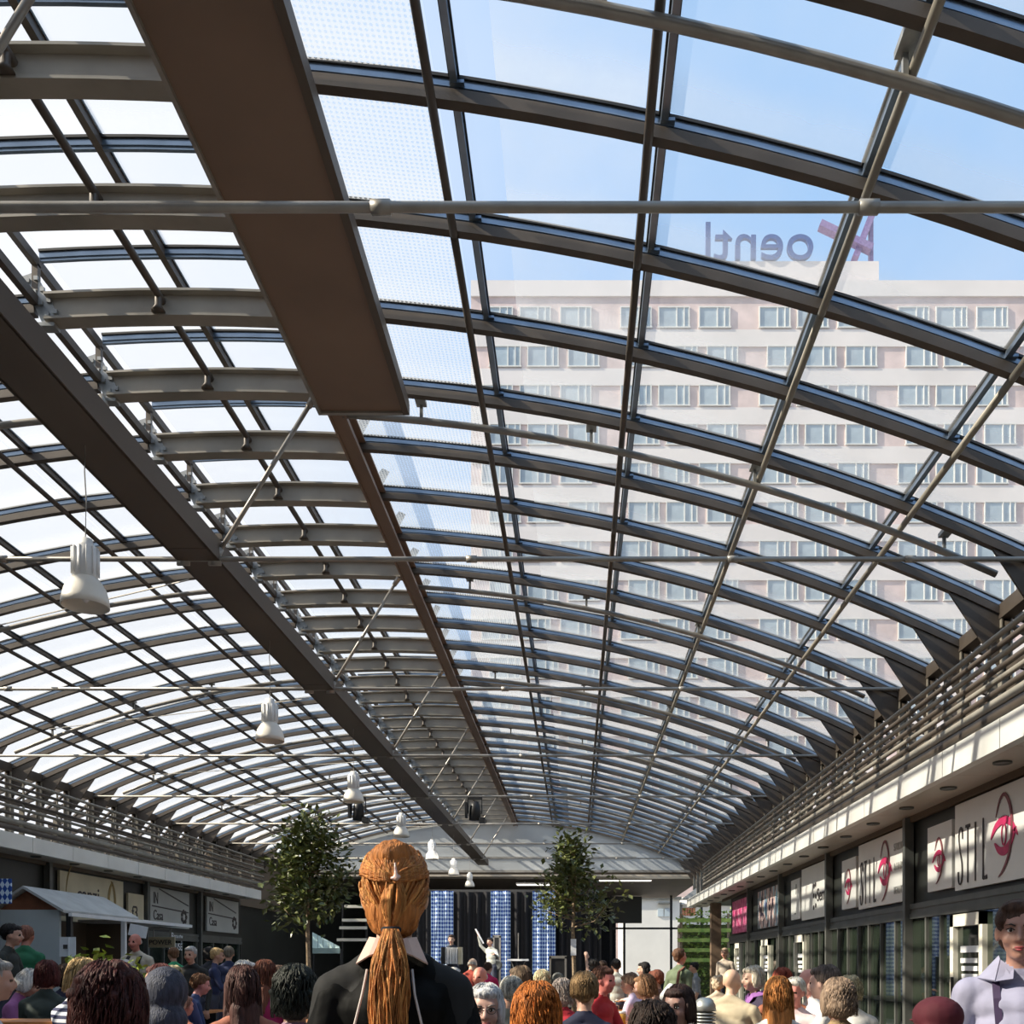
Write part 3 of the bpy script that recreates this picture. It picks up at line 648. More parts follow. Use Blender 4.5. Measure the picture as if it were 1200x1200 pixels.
# speakers, rigging on stage
def box_speaker(px, py0, py1, d, w, label):
    p = at(px, py0, d); q = at(px, py1, d)
    t = thing('loudspeaker', label, 'speaker', (p.x, d, q.z))
    MB().bb(p.x-w/2, p.x+w/2, d-.25, d+.25, q.z, p.z).build('cabinet', BLACKM, t)
    b = MB(); b.bb(p.x-w/2-.03, p.x+w/2+.03, d-.27, d-.25, p.z-.05, p.z+.02); b.bb(p.x-w/2-.03, p.x-w/2+.02, d-.27, d-.25, q.z, p.z); b.bb(p.x+w/2-.02, p.x+w/2+.03, d-.27, d-.25, q.z, p.z); b.build('frame', ROD, t)
    b = MB().lathe((0, 0, 0), [(0, .0), (.12, .02), (.16, 0)], 14); b.v = [(v[0]+p.x, d-.26-v[2], v[1]+(p.z+q.z)/2) for v in b.v]; b.build('cone', FRAME, t)
box_speaker(654, 1121, 1172, 25, .38, 'black flight case with pale edges on the right of the stage')
box_speaker(583, 1097, 1165, 28, .17, 'narrow black loudspeaker in front of the middle lozenge curtain')
b = MB()
t = thing('keyboard_stand', 'white keyboard stand on the stage between the curtains', 'stand', at(607, 1125, 26))
p = at(607, 1125, 26); b = MB(); b.bb(p.x-.28, p.x+.28, 25.9, 26.2, p.z-.025, p.z+.025); b.build('keyboard', WHITE, t)
b = MB(); b.tube([(p.x-.25, 26.05, DST+.0), (p.x+.2, 26.05, p.z)], .014); b.tube([(p.x+.25, 26.05, DST), (p.x-.2, 26.05, p.z)], .014); b.tube([(p.x, 26.15, p.z), (p.x, 26.15, p.z+.72)], .012); b.build('leg', ROD, t)
# glazed screen at right of stage
sc = thing('window_1', 'glazed end screen with dark mullions right of the stage', None, (4, 50, 0), kind='structure')
for px in (716, 731.5, 786.5, 822):
    x = (px-675)/F*50; MB().bb(x-.06, x+.06, 49.95, 50.05, 0, EYE+3.5).build('mullion', BLACKM, sc)
x0, x1 = (716-675)/F*50, (822-675)/F*50
MB().bb(x0, x1, 49.95, 50.05, at(0, 1088, 50).z-.05, at(0, 1088, 50).z+.05).build('transom', BLACKM, sc)
MB().bb(x0, x1, 49.95, 50.05, 0, .6).build('sill_panel', BLACKM, sc)
MB().bb(at(716, 0, 50).x, at(752, 0, 50).x, 49.9, 49.97, at(0, 1082, 50).z, EYE+3.45).build('blind_panel', DARKW, sc, label='dark opaque upper panel')
# outside at far right: white house, tiled house, hedge
h = thing('house', 'white rendered building with small windows seen through the end screen', 'building', (7, 62, 0))
MB().bb(3.0, 6.55, 62, 70, 0, at(0, 1052, 62).z).build('wall', HOUSEW, h)
MB().bb(2.9, 6.65, 61.8, 70, at(0, 1054, 62).z, at(0, 1051, 62).z).build('roof_edge', FRAME, h)
for px in (774, 782): p = at(px, 1074, 62); w_ = MB(); w_.bb(p.x-.18, p.x+.18, 61.93, 62.0, p.z, p.z+.5); w_.build('window', TOWERG, h)
MB().bb(at(771, 0, 62).x, at(787, 0, 62).x, 61.5, 62, at(0, 1060, 62).z, at(0, 1058, 62).z).build('canopy', FRAME, h)
h = thing('house', 'white house with red brown windows beyond the hedge', 'building', (10, 64, 0))
MB().bb(6.95, 14, 64, 70, 0, at(0, 1058, 64).z).build('wall', HOUSEW, h); MB().prism([(6.9, 63.6, at(0, 1060, 64).z), (6.9, 67, at(0, 1048, 64).z), (6.9, 70.4, at(0, 1060, 64).z)], (7.2, 0, 0)).build('roof', KROOF, h)
for px in (801, 804, 807, 810, 813): p = at(px, 1073, 64); MB().bb(p.x-.1, p.x+.1, 63.94, 64, p.z, p.z+.5).build('window', TILER, h)
h = thing('house', 'ochre building behind the hedge left of the far wooden post', 'building', (16, 66, 0))
MB().bb(14.2, 24, 66, 70, 0, at(0, 1062, 66).z).build('wall', mat('ochre_render', (.62, .50, .28), .8), h); MB().bb(14.1, 24.3, 65.7, 70.3, at(0, 1062, 66).z, at(0, 1060, 66).z).build('roof', TILER, h)
def leaves(n, fn, size, m, name, parent, seed=1, asp=.42):
    rnd = random.Random(seed); b = MB()
    for i in range(n):
        p, out = fn(rnd); p = Vector(p); ax = (Vector((rnd.gauss(0, 1), rnd.gauss(0, 1), rnd.gauss(0, .6)))+Vector(out)*1.2).normalized()
        sd = ax.cross(Vector((rnd.gauss(0, .5), rnd.gauss(0, .5), 1))).normalized(); s = size*rnd.uniform(.7, 1.25); up = sd.cross(ax)
        q = [p, p+ax*s*.5+sd*s*asp+up*s*.06, p+ax*s, p+ax*s*.5-sd*s*asp+up*s*.06, p+ax*s*.5-up*s*.05]
        b.add(q, [(0, 4, 1), (1, 4, 2), (0, 3, 4), (3, 2, 4)])
    return tag(b.build(name, m, parent), kind='stuff')
hd = thing('hedge', 'sunlit green hedge with slatted fence beyond the right shops', 'hedge', (7, 43, 0))
leaves(5200, lambda r: ((r.uniform(4.6, 12), 43+r.uniform(-.5, .5)+r.random()**3*2, r.uniform(.1, at(0, 1068, 43).z+r.gauss(0, .12))), (0, -1, .3)), .17, HEDGE, 'foliage', hd, 3)
MB().bb(4.6, 12, 43.3, 44.5, 0, 3.2).build('hedge_core', TREEL, hd)
fe = thing('fence', 'green slatted fence in front of the hedge', 'fence', (7, 41.5, 0))
for i in range(5): MB().bb(4.3, 9.5, 41.5, 41.54, 1.55+i*.42, 1.55+i*.42+.16).build('slat', HEDGE, fe)
for x in (4.4, 6.4, 8.4): MB().bb(x, x+.1, 41.54, 41.62, 0, 3.6).build('post', TREEB, fe)
po = thing('post', 'brown square post carrying the far end of the right canopy', 'post', (4.45, 30.9, 0))
MB().bb(4.30, 4.62, 31.2, 31.52, 0, ZF0).build('shaft', mat('brown_post_paint', (.22, .15, .10), .6), po); MB().bb(4.24, 4.68, 31.14, 31.58, 0, .2).build('base', GIRD, po)
# small pale triangular canopy under the ceiling at far right
b = MB(); b.prism([at(800, 1053, 37.6), at(829, 1031, 37.6), at(831, 1053, 37.6)], (0, .8, 0)); tag(b.build('sail_panel', GABLE), 'pale triangular panel hanging at the far right end of the gable', 'panel')
# bright slatted shelves behind the left tree
t = thing('slatted_rack', 'dark rack with pale horizontal bars between the left tree and the standing woman', 'rack', at(415, 1130, 34))
for i, py in enumerate((1062, 1078, 1087, 1101)):
    p = at(404-3*i, py, 34); q = at(430, py, 34); MB().bb(p.x, q.x, 33.95, 34.05, p.z-.06, p.z+.04).build('bar', WFRAME, t)
MB().bb(at(400, 0, 34).x, at(401.5, 0, 34).x, 34.06, 34.12, 0, at(0, 1060, 34).z).bb(at(428, 0, 34).x, at(430, 0, 34).x, 34.06, 34.12, 0, at(0, 1060, 34).z).build('frame', BLACKM, t)

# ------------------------------------------------------------------ TOWER BLOCK outside right
YT = 75.0; sT = F/YT
tw = thing('apartment_tower', 'tall pale apartment block with rows of windows behind the right side of the roof', 'building', (20, YT, 0))
tx0, tx1 = (552-675)/sT, 52; ztop = EYE+(1130-330)/sT
b = MB(); b.bb(tx0, tx1, YT, YT+13, -.1, ztop); b.build('wall', TOWERB, tw)
b = MB(); b.bb((735-675)/sT, (1010-675)/sT, YT+4, YT+11, ztop, ztop+1.1); b.bb(tx0, tx1, YT-.15, YT, ztop-1.2, ztop); b.build('roof_storey', TOWER, tw)
winm = MB(); winm.cur = 1; winm.bb(-1.15, 1.15, -.03, 0, 0, 1.5); winm.cur = 0
for a, c, d_, e in ((-1.2, -1.12, 0, 1.5), (1.12, 1.2, 0, 1.5), (.18, .26, 0, 1.5), (.75, .82, 0, 1.5)): winm.bb(a, c, -.1, 0, d_, e)
winm.bb(-1.25, 1.25, -.16, 0, -.08, 0); winm.bb(-1.2, 1.2, -.1, 0, 1.5, 1.58)
winm = winm.mesh('window', [HOUSEW, TOWERG])
floors = [372+i*45.6 for i in range(14)]
rows = 0
for i, py in enumerate(floors):
    z = EYE+(1130-py)/sT
    MB().bb(tx0, tx1, YT-.10, YT, z-2.28, z-.98).build('spandrel', TOWER, tw)
    x = tx0+2.0+(i % 2)*.6; j = 0
    while x < tx1-2 and rows < 290:
        put('window', winm, tw, (x-20, -.02, z-.8)); rows += 1; x += (2.9, 3.1, 4.6)[j % 3]; j += 1
ls = thing('rooftop_lettering', 'large blue letters on the tower roof seen from behind', 'sign', (16, YT+1, ztop))
o = bpy.data.objects.new('lettering', textmesh('oentl', 4.2, mat('slate_blue_letter', (.05, .10, .28), .5), .15, mirror=True)); C.objects.link(o); o.parent = ls
p = at(955, 305, YT+1); o.location = p-Vector(ls.location); o.rotation_euler = (math.pi/2, 0, 0)
b = MB(); p = at(1000, 270, YT+1)
b.bar(p+Vector((-2.6, 0, .4)), p+Vector((1.4, 0, -1.5)), .5, .7, Vector((0, 1, 0))); b.bar(p+Vector((1.6, .3, 1.6)), p+Vector((.2, .3, -2.0)), .5, .7, Vector((0, 1, 0))); b.bar(p+Vector((1.5, .5, 1.4)), p+Vector((1.5, .5, -2.6)), .3, .4, Vector((0, 1, 0)))
b.build('crossed_emblem', mat('dull_violet_letter', (.25, .18, .35), .5), ls)
MB().bb(at(800, 0, YT+1).x, at(1030, 0, YT+1).x, YT+1, YT+1.3, ztop, at(0, 306, YT+1).z).build('carrier_frame', TOWER, ls)

# ------------------------------------------------------------------ PENDANT LAMPS
BELL = mat('opal_white_lamp_shade', (.80, .76, .68), .3, 0, .04)
def lampmesh():
    g = MB(); g.lathe((0, 0, 0), [(.0, .50), (.05, .50), (.055, .46), (.085, .44), (.085, .22), (.07, .21)], 18)
    for i in range(12): a = i*math.pi/6; g.box((.088*math.cos(a), .088*math.sin(a), .33), (.02, .008, .2), Matrix.Rotation(a, 3, 'Z'))
    s_ = MB(); s_.lathe((0, 0, 0), [(.07, .22), (.10, .20), (.145, .13), (.165, .05), (.168, 0), (.160, 0), (.157, .05), (.138, .12), (.09, .19), (.0, .20)], 24)
    b_ = MB().ell((0, 0, .1), (.04, .04, .07), 10, 8)
    k = MB().tube([(0, 0, .5), (.006, 0, .8), (-.006, 0, 1.0), (0, 0, 1.22)], .005, 5)
    return g.mesh('gear_housing', WHITE, True), s_.mesh('shade', BELL, True), b_.mesh('bulb', WHITE, True), k.mesh('cord', ROD)
GH, SH, BU, CO = lampmesh()
ordn = ['nearest and largest', 'second', 'third', 'fourth', 'fifth', 'sixth', 'seventh']
for i in range(7):
    d = 7.3+i*4.4
    if d > 36: break
    t = thing('pendant_lamp', '%s white bell pendant lamp in the row under the central girder' % ordn[i].capitalize(), 'lamp', (-3.65, d, EYE+2.66), 'bell lamps under the central girder')
    for n_, me in (('gear_housing', GH), ('shade', SH), ('bulb', BU), ('cord', CO)): put(n_, me, t, (0, 0, 0))
for px, k, l in ((421, 15, 'black spotlight hanging from a tie rod left of the girder'), (557, 15, 'black spotlight hanging from a tie rod right of the girder')):
    d = Y0+DY*k; x = (px-675)/F*d; t = thing('spotlight', l, 'lamp', (x, d-.07, ZT-.5))
    b = MB(); b.lathe((x, d-.07, ZT-.55), [(0, .0), (.14, .0), (.12, .3), (.09, .42), (0, .42)], 12); b.build('housing', BLACKM, t, True)
    b = MB(); b.bb(x-.17, x-.15, d-.09, d-.05, ZT-.4, ZT-.05); b.bb(x+.15, x+.17, d-.09, d-.05, ZT-.4, ZT-.05); b.bb(x-.17, x+.17, d-.09, d-.05, ZT-.07, ZT+.03); b.build('yoke', BLACKM, t)
    MB().bb(x-.22, x-.17, d-.2, d, ZT-.5, ZT-.15).bb(x+.1, x+.24, d-.2, d, ZT-.62, ZT-.5).build('barn_door', BLACKM, t)

# ------------------------------------------------------------------ TREES
def tree(px, d, top_py, bot_py, w, label, seed, k1=.75, k2=1.3, nl=2300):
    x = (px-675)/F*d; zt = at(0, top_py, d).z; zb_ = at(0, bot_py, d).z
    t = thing('potted_tree', label, 'tree', (x, d, 0)); r = random.Random(seed)
    b = MB(); b.lathe((x, d, 0), [(0, 0), (.26, 0), (.34, .5), (.36, .5), (.36, .55), (.30, .55), (.28, .48), (0, .48)], 20); b.build('planter', TERRA, t, True)
    tr = MB(); tr.taper([(x, d, .45), (x+.02, d, 1.1), (x-.01, d, zb_), (x+.03, d, (zb_+zt)/2), (x, d, zt-.15)], [.045, .04, .034, .024, .008], 8)
    tips = []
    for i in range(22):
        z = zb_+.05+(zt-zb_-.3)*(i/22); a = r.uniform(0, 6.28); u = (z-zb_)/(zt-zb_)
        ln = w/2*(1-k1*u**k2)*r.uniform(.6, 1.0); q = Vector((x+math.cos(a)*ln, d+math.sin(a)*ln, z+ln*r.uniform(.25, .7)))
        m_ = Vector((x+math.cos(a)*ln*.5, d+math.sin(a)*ln*.5, z+ln*.12)); tr.taper([(x, d, z), m_, q], [.016, .011, .005], 5); tips += [q, (q+m_)/2, m_]
    tips.append(Vector((x, d, zt-.12)))
    tr.build('trunk', TREEB, t, True)
    def fn(r_):
        c = r_.choice(tips); o = Vector((r_.gauss(0, .13), r_.gauss(0, .13), r_.gauss(0, .13)+.03)); return c+o, o.normalized()
    leaves(nl, fn, .13, TREEL, 'foliage', t, seed+1, .30)
    return t
tree(361, 16, 956, 1086, 1.35, 'leafy potted tree left of the standing red-haired woman', 11)
tree(672, 18, 974, 1090, 1.9, 'leafy potted tree with slim trunk in front of the stage', 23, .92, .65, 1700)
t = thing('tree_label', 'white paper band wrapped on the right tree trunk', 'label', at(672, 1110, 17.9)); p = at(672, 1110, 17.9)
MB().bb(p.x-.05, p.x+.05, 17.88, 17.94, p.z-.15, p.z+.15).build('paper', PAPER, t)

# ------------------------------------------------------------------ KIOSK
k = thing('kiosk', 'white market kiosk with brown gable and grey pitched roof at the left', 'kiosk', (-9.4, 18, 0))
za = at(0, 1042, 17).z; ze = at(0, 1066, 17).z
MB().bb(-9.98, -8.95, 17, 17.06, 0, ze).build('front_wall', KIOSKW, k)
MB().prism([(-9.98, 17, ze), (-8.92, 17, ze), (-9.5, 17, za-.02)], (0, .06, 0)).build('gable', WOODB, k, label='brown wooden gable')
b = MB(); b.prism([(-9.5, 16.85, za), (-8.80, 16.85, ze-.06), (-8.80, 16.85, ze-.01), (-9.5, 16.85, za+.05)], (0, 2.9, 0)); b.build('roof_slope', KROOF, k)
b = MB(); b.prism([(-9.5, 16.85, za), (-10.03, 16.85, ze-.0), (-10.03, 16.85, ze+.05), (-9.5, 16.85, za+.05)], (0, 2.9, 0)); b.build('roof_slope', KROOF, k)
b = MB(); b.bb(-10.0, -9.0, 20.0, 20.1, 0, ze-.12); b.bb(-10.02, -9.98, 17, 20.1, 0, ze-.12); b.build('back_wall', DARKC, k)
MB().bb(-9.05, -8.65, 17.1, 20.1, .95, 1.02).build('counter', WOODB, k); MB().bb(-9.05, -9.0, 17.1, 20.1, 0, .95).build('counter_front', DARKC, k)
for y in (17.05, 19.1): MB().bb(-8.84, -8.76, y-.04, y+.04, 0, ze-.05).build('post', WHITE if y == 19.1 else BLACKM, k)
MB().bb(-10.0, -8.70, 19.7, 22.2, ze-.10, ze-.05).build('awning', KROOF, k); MB().bb(-8.74, -8.68, 16.9, 22.2, ze-.12, ze-.06).build('awning_edge', WHITE, k)
MB().box((-8.3, 18.6, at(0, 1091, 18.6).z), (.34, .02, .22), Matrix.Rotation(R(12), 3, 'Y')).build('price_board', PAPER, k)
MB().bb(-8.6, -8.58, 16.6, 16.8, at(0, 1121, 16.8).z, at(0, 1099, 16.8).z).bb(-8.75, -8.48, 16.62, 16.64, at(0, 1121, 16.6).z, at(0, 1098, 16.6).z).build('poster', PAPER, k)
MB().bb(-8.68, -8.60, 16.605, 16.62, at(0, 1112, 16.6).z, at(0, 1107, 16.6).z).build('poster_print', INK, k)
# items on counter
tag(MB().lathe((-8.85, 18.2, 1.025), [(0, 0), (.10, 0), (.12, .16), (0, .16)], 14).build('basin', WHITE), 'white round bowl on the kiosk counter', 'bowl')
# blue-white bunting cloth hanging at far left
p = at(2, 1045, 15); tag(MB().bb(p.x-.5, p.x+.14, 15, 15.03, p.z-.18, p.z+.20).build('banner', CHK), 'blue and white cloth hanging at the left edge above the kiosk', 'cloth')
MB_ = MB().tube([(p.x-.3, 15.015, p.z+.2), (p.x-.3, 15.015, ZF0)], .01, 5); 
# potted plant with yellow-green leaves
p = at(106, 1140, 13.2); t = thing('potted_plant', 'yellow-green leafy plant among the people in front of the kiosk', 'plant', (p.x, 13.2, 0))
b = MB(); b.lathe((p.x, 13.2, 0), [(0, 0), (.16, 0), (.22, .4), (0, .4)], 16); b.build('pot', TERRA, t, True)
MB().taper([(p.x, 13.2, .3), (p.x, 13.2, 1.3)], [.02, .01], 6).build('stem', TREEB, t)
leaves(160, lambda r: ((p.x+r.gauss(0, .16), 13.2+r.gauss(0, .15), 1.35+r.gauss(0, .13)), (0, 0, .2)), .14, YLEAF, 'foliage', t, 5)
p2 = at(160, 1146, 11); t = thing('potted_plant', 'small yellow-green plant in front of the man in braces', 'plant', (p2.x, 11, 0))
b = MB(); b.lathe((p2.x, 11, 0), [(0, 0), (.16, 0), (.22, .4), (0, .4)], 16); b.build('pot', TERRA, t, True)
MB().taper([(p2.x, 11, .3), (p2.x, 11, 1.2)], [.02, .01], 6).build('stem', TREEB, t)
leaves(90, lambda r: ((p2.x+r.gauss(0, .09), 11+r.gauss(0, .1), 1.22+r.gauss(0, .14)), (0, 0, .2)), .11, YLEAF, 'foliage', t, 6)
# tent roof
t = thing('market_tent', 'pale green striped tent roof behind the left tree', 'tent', at(381, 1130, 27)); p = at(366, 1112, 26); q = at(398, 1112, 26); ap = at(366, 1093, 27)
TENT = mat('pale_green_tent_cloth', (.38, .50, .46), .7, 0, .1, 3)
for i in range(5):
    u0, u1 = i/5, (i+.93)/5; e0 = p.lerp(q, u0); e1 = p.lerp(q, u1); s0 = ap.lerp(at(398, 1110, 26.8), u0); s1 = ap.lerp(at(398, 1110, 26.8), u1)
    MB().prism([e0, e1, s1, s0], (0, .01, .015)).build('roof_strip', TENT, t)
MB().bb(p.x, q.x, 26, 26.03, p.z-.12, p.z+.02).build('valance', TENT, t)
MB().tube([(p.x, 26.1, 0), (p.x, 26.1, p.z)], .025).tube([(q.x, 26.1, 0), (q.x, 26.1, q.z)], .025).build('pole', BLACKM, t)
# bollard
p = at(826, 1172, 6.6); t = thing('bollard', 'silver domed bollard light with ribbed louvres at the lower right', 'bollard', (p.x, 6.6, 0)); zt = at(0, 1169, 6.6).z
GAL = mat('brushed_silver_metal', (.50, .52, .50), .35, .6, .1, 5)
MB().lathe((p.x, 6.6, 0), [(.0, zt), (.03, zt), (.055, zt-.015), (.072, zt-.05), (.078, zt-.09), (.06, zt-.09), (.0, zt-.09)], 24).build('dome', GAL, t, True)
for i in range(6): MB().lathe((p.x, 6.6, zt-.11-i*.022), [(.055, .012), (.075, .004), (.075, -.004), (.055, -.002)], 24).build('louvre', GAL, t, True)
MB().lathe((p.x, 6.6, 0), [(0, .0), (.05, 0), (.05, zt-.08)], 16).build('core', FRAME, t, True); MB().lathe((p.x, 6.6, 0), [(0, .0), (.075, 0), (.075, zt-.26), (0, zt-.26)], 24).build('shaft', GAL, t, True)

# ------------------------------------------------------------------ PEOPLE
SK = {}
def skin(c):
    if c not in SK: SK[c] = mat('skin_'+str(len(SK)), c, .5, 0, .05, 12)
    return SK[c]
CL = {}
def cloth(c, kind='plain'):
    if (c, kind) not in CL:
        m = mat('cloth_'+str(len(CL)), c, .8, 0, .10, 7, .25, 14)
        if kind == 'stripe':
            nt = m.node_tree; b = nt.nodes['Principled BSDF']; t = N(nt, 'ShaderNodeTexCoord'); sp = N(nt, 'ShaderNodeSeparateXYZ'); L(nt, t.outputs['Object'], sp.inputs[0])
            a = N(nt, 'ShaderNodeMath', operation='MULTIPLY'); a.inputs[1].default_value = 22; L(nt, sp.outputs['Z'], a.inputs[0]); f_ = N(nt, 'ShaderNodeMath', operation='FRACT'); L(nt, a.outputs[0], f_.inputs[0])
            g_ = N(nt, 'ShaderNodeMath', operation='GREATER_THAN'); g_.inputs[1].default_value = .5; L(nt, f_.outputs[0], g_.inputs[0])
            x_ = N(nt, 'ShaderNodeMixRGB'); x_.inputs[1].default_value = (*c, 1); x_.inputs[2].default_value = (.02, .025, .08, 1); L(nt, g_.outputs[0], x_.inputs[0]); L(nt, x_.outputs[0], b.inputs['Base Color'])
        CL[(c, kind)] = m
    return CL[(c, kind)]
HR = {}
def hairm(c):
    if c not in HR: HR[c] = mat('hair_'+str(len(HR)), tuple(x*.55 for x in c), .62, 0, .3, 60, .9, 160, spec=.3, stretch=(1, 1, .10), col2=tuple(min(1, x*1.4) for x in c))
    return HR[c]
EYEM = mat('dark_eye', (.02, .015, .012), .2); LIP = mat('lip', (.36, .12, .11), .5); SHOE = mat('dark_shoe', (.03, .025, .02), .5)
EYEW = mat('eye_white', (.75, .72, .70), .3); BENCHM = ORWOOD

class Body:
    """collects ellipsoids and tapered capsules; voxel-remeshed into ONE surface, faces keep the material of the nearest piece"""
    def __init__(s): s.p = []
    def e(s, c, r, m, rot=None): s.p.append(('e', Vector(c), Vector(r), m, rot)); return s
    def c(s, a, b, r0, r1, m): s.p.append(('c', Vector(a), Vector(b), r0, r1, m)); return s
    def xf(s, M, i0=0):
        R3 = M.to_3x3()
        for i in range(i0, len(s.p)):
            q = s.p[i]
            if q[0] == 'e': s.p[i] = ('e', M @ q[1], q[2], q[3], R3 @ q[4] if q[4] is not None else R3)
            else: s.p[i] = ('c', M @ q[1], M @ q[2], q[3], q[4], q[5])
    def mesh(s, name, mats, vox, noise_amp=0, nf=(40, 40, 9), smooth=2):
        b = MB()
        for q in s.p:
            if q[0] == 'e': b.ell(q[1], q[2], 16, 10, q[4])
            else:
                b.taper([q[1], q[2]], [q[3], q[4]], 12); b.ell(q[1], (q[3],)*3, 12, 8); b.ell(q[2], (q[4],)*3, 12, 8)
        me = bpy.data.meshes.new('tmp'); me.from_pydata(b.v, [], b.f); me.update()
        o = bpy.data.objects.new('tmp', me); C.objects.link(o)
        r = o.modifiers.new('r', 'REMESH'); r.mode = 'VOXEL'; r.voxel_size = vox; r.use_smooth_shade = True
        if smooth: sm = o.modifiers.new('s', 'SMOOTH'); sm.iterations = smooth; sm.factor = .5
        dg = bpy.context.evaluated_depsgraph_get(); dg.update()
        out = bpy.data.meshes.new_from_object(o.evaluated_get(dg)); bpy.data.objects.remove(o); bpy.data.meshes.remove(me)
        out.name = name; out.materials.clear()
        for m in mats: out.materials.append(m)
        n = len(out.polygons); ctr = np.empty(n*3); out.polygons.foreach_get('center', ctr); ctr = ctr.reshape(-1, 3)
        best = np.full(n, 1e9); idx = np.zeros(n, int)
        for q in s.p:
            if q[0] == 'e':
                d = ctr-np.array(q[1])
                if q[4] is not None: d = d @ np.array(q[4])
                rr = np.array(q[2]); L_ = np.linalg.norm(d/rr, axis=1); L2 = np.linalg.norm(d/(rr*rr), axis=1)+1e-9; sd_ = L_*(L_-1)/L2; m = q[3]
            else:
                A = np.array(q[1]); B = np.array(q[2]); ab = B-A; t = np.clip(((ctr-A) @ ab)/(ab @ ab+1e-12), 0, 1)
                sd_ = np.linalg.norm(ctr-A-t[:, None]*ab, axis=1)-(q[3]+(q[4]-q[3])*t); m = q[5]
            k = sd_ < best; best[k] = sd_[k]; idx[k] = m
        out.polygons.foreach_set('material_index', idx.astype(np.int32))
        out.polygons.foreach_set('use_smooth', [True]*n)
        if noise_amp:
            nv = len(out.vertices); co = np.empty(nv*3); no = np.empty(nv*3); out.vertices.foreach_get('co', co); out.vertices.foreach_get('normal', no)
            co = co.reshape(-1, 3); no = no.reshape(-1, 3); a = np.array([noise.noise((v[0]*nf[0], v[1]*nf[1], v[2]*nf[2])) for v in co])
            co += no*(a*noise_amp)[:, None]; out.vertices.foreach_set('co', co.ravel())
        out.update(); return out
# material slots: 0 skin, 1 top, 2 bottom, 3 shoe, 4 lip, 5 eye, 6 accent
def head(b, c, s=1.0, fine=False):
    def P(x, y, z): return c+Vector((x, y, z))*s
    def r(*a): return tuple(q*s for q in a)
    b.e(P(0, -.012, .028), r(.076, .094, .088), 0); b.e(P(0, .018, -.025), r(.062, .074, .085), 0); b.e(P(0, .052, -.088), r(.03, .03, .024), 0)
    b.e(P(0, .02, -.07), r(.048, .055, .045), 0)
    b.c(P(0, .088, .012), P(0, .108, -.026), .009*s, .014*s, 0); b.e(P(.012, .098, -.030), r(.009, .01, .008), 0); b.e(P(-.012, .098, -.030), r(.009, .01, .008), 0)
    b.c(P(-.036, .073, .030), P(.036, .073, .030), .014*s, .014*s, 0)
    for k in (-1, 1):
        b.e(P(k*.037, .060, -.030), r(.026, .026, .026), 0); b.e(P(k*.079, -.006, -.008), r(.011, .02, .033), 0)
        b.e(P(k*.031, .079, .006), r(.013, .009, .007), 0 if fine else 5)
    b.c(P(-.02, .084, -.062), P(.02, .084, -.062), .0085*s, .0085*s, 0 if fine else 4)
def hand(b, w, d, side, s=1.0, curl=.5):
    """palm and five fingers from wrist w, direction d"""
    d = Vector(d).normalized(); u = Vector((side, 0, 0)); u = (u-d*u.dot(d)).normalized(); n = d.cross(u)*side
    if n.z > 0: n = -n
    p = w+d*.045*s; b.c(w, p+d*.03*s, .022*s, .027*s, 0); b.c(p+u*.02*s, p-u*.022*s+d*.02*s, .017*s, .017*s, 0)
    for i, (o, ln) in enumerate(((-.033, .066), (-.011, .078), (.011, .074), (.033, .058))):
        a = p+d*.035*s+u*o*s; m = a+d*ln*.55*s+n*.012*curl*s; e = m+(d*(1-curl*.7)+n*curl).normalized()*ln*.5*s
        b.c(a, m, .0105*s, .0095*s, 0); b.c(m, e, .0095*s, .008*s, 0)
    t0 = w+d*.02*s-u*.022*s; t1 = t0-u*.030*s+d*.022*s; b.c(t0, t1, .013*s, .011*s, 0); b.c(t1, t1+d*.03*s+n*.01*s, .011*s, .009*s, 0)
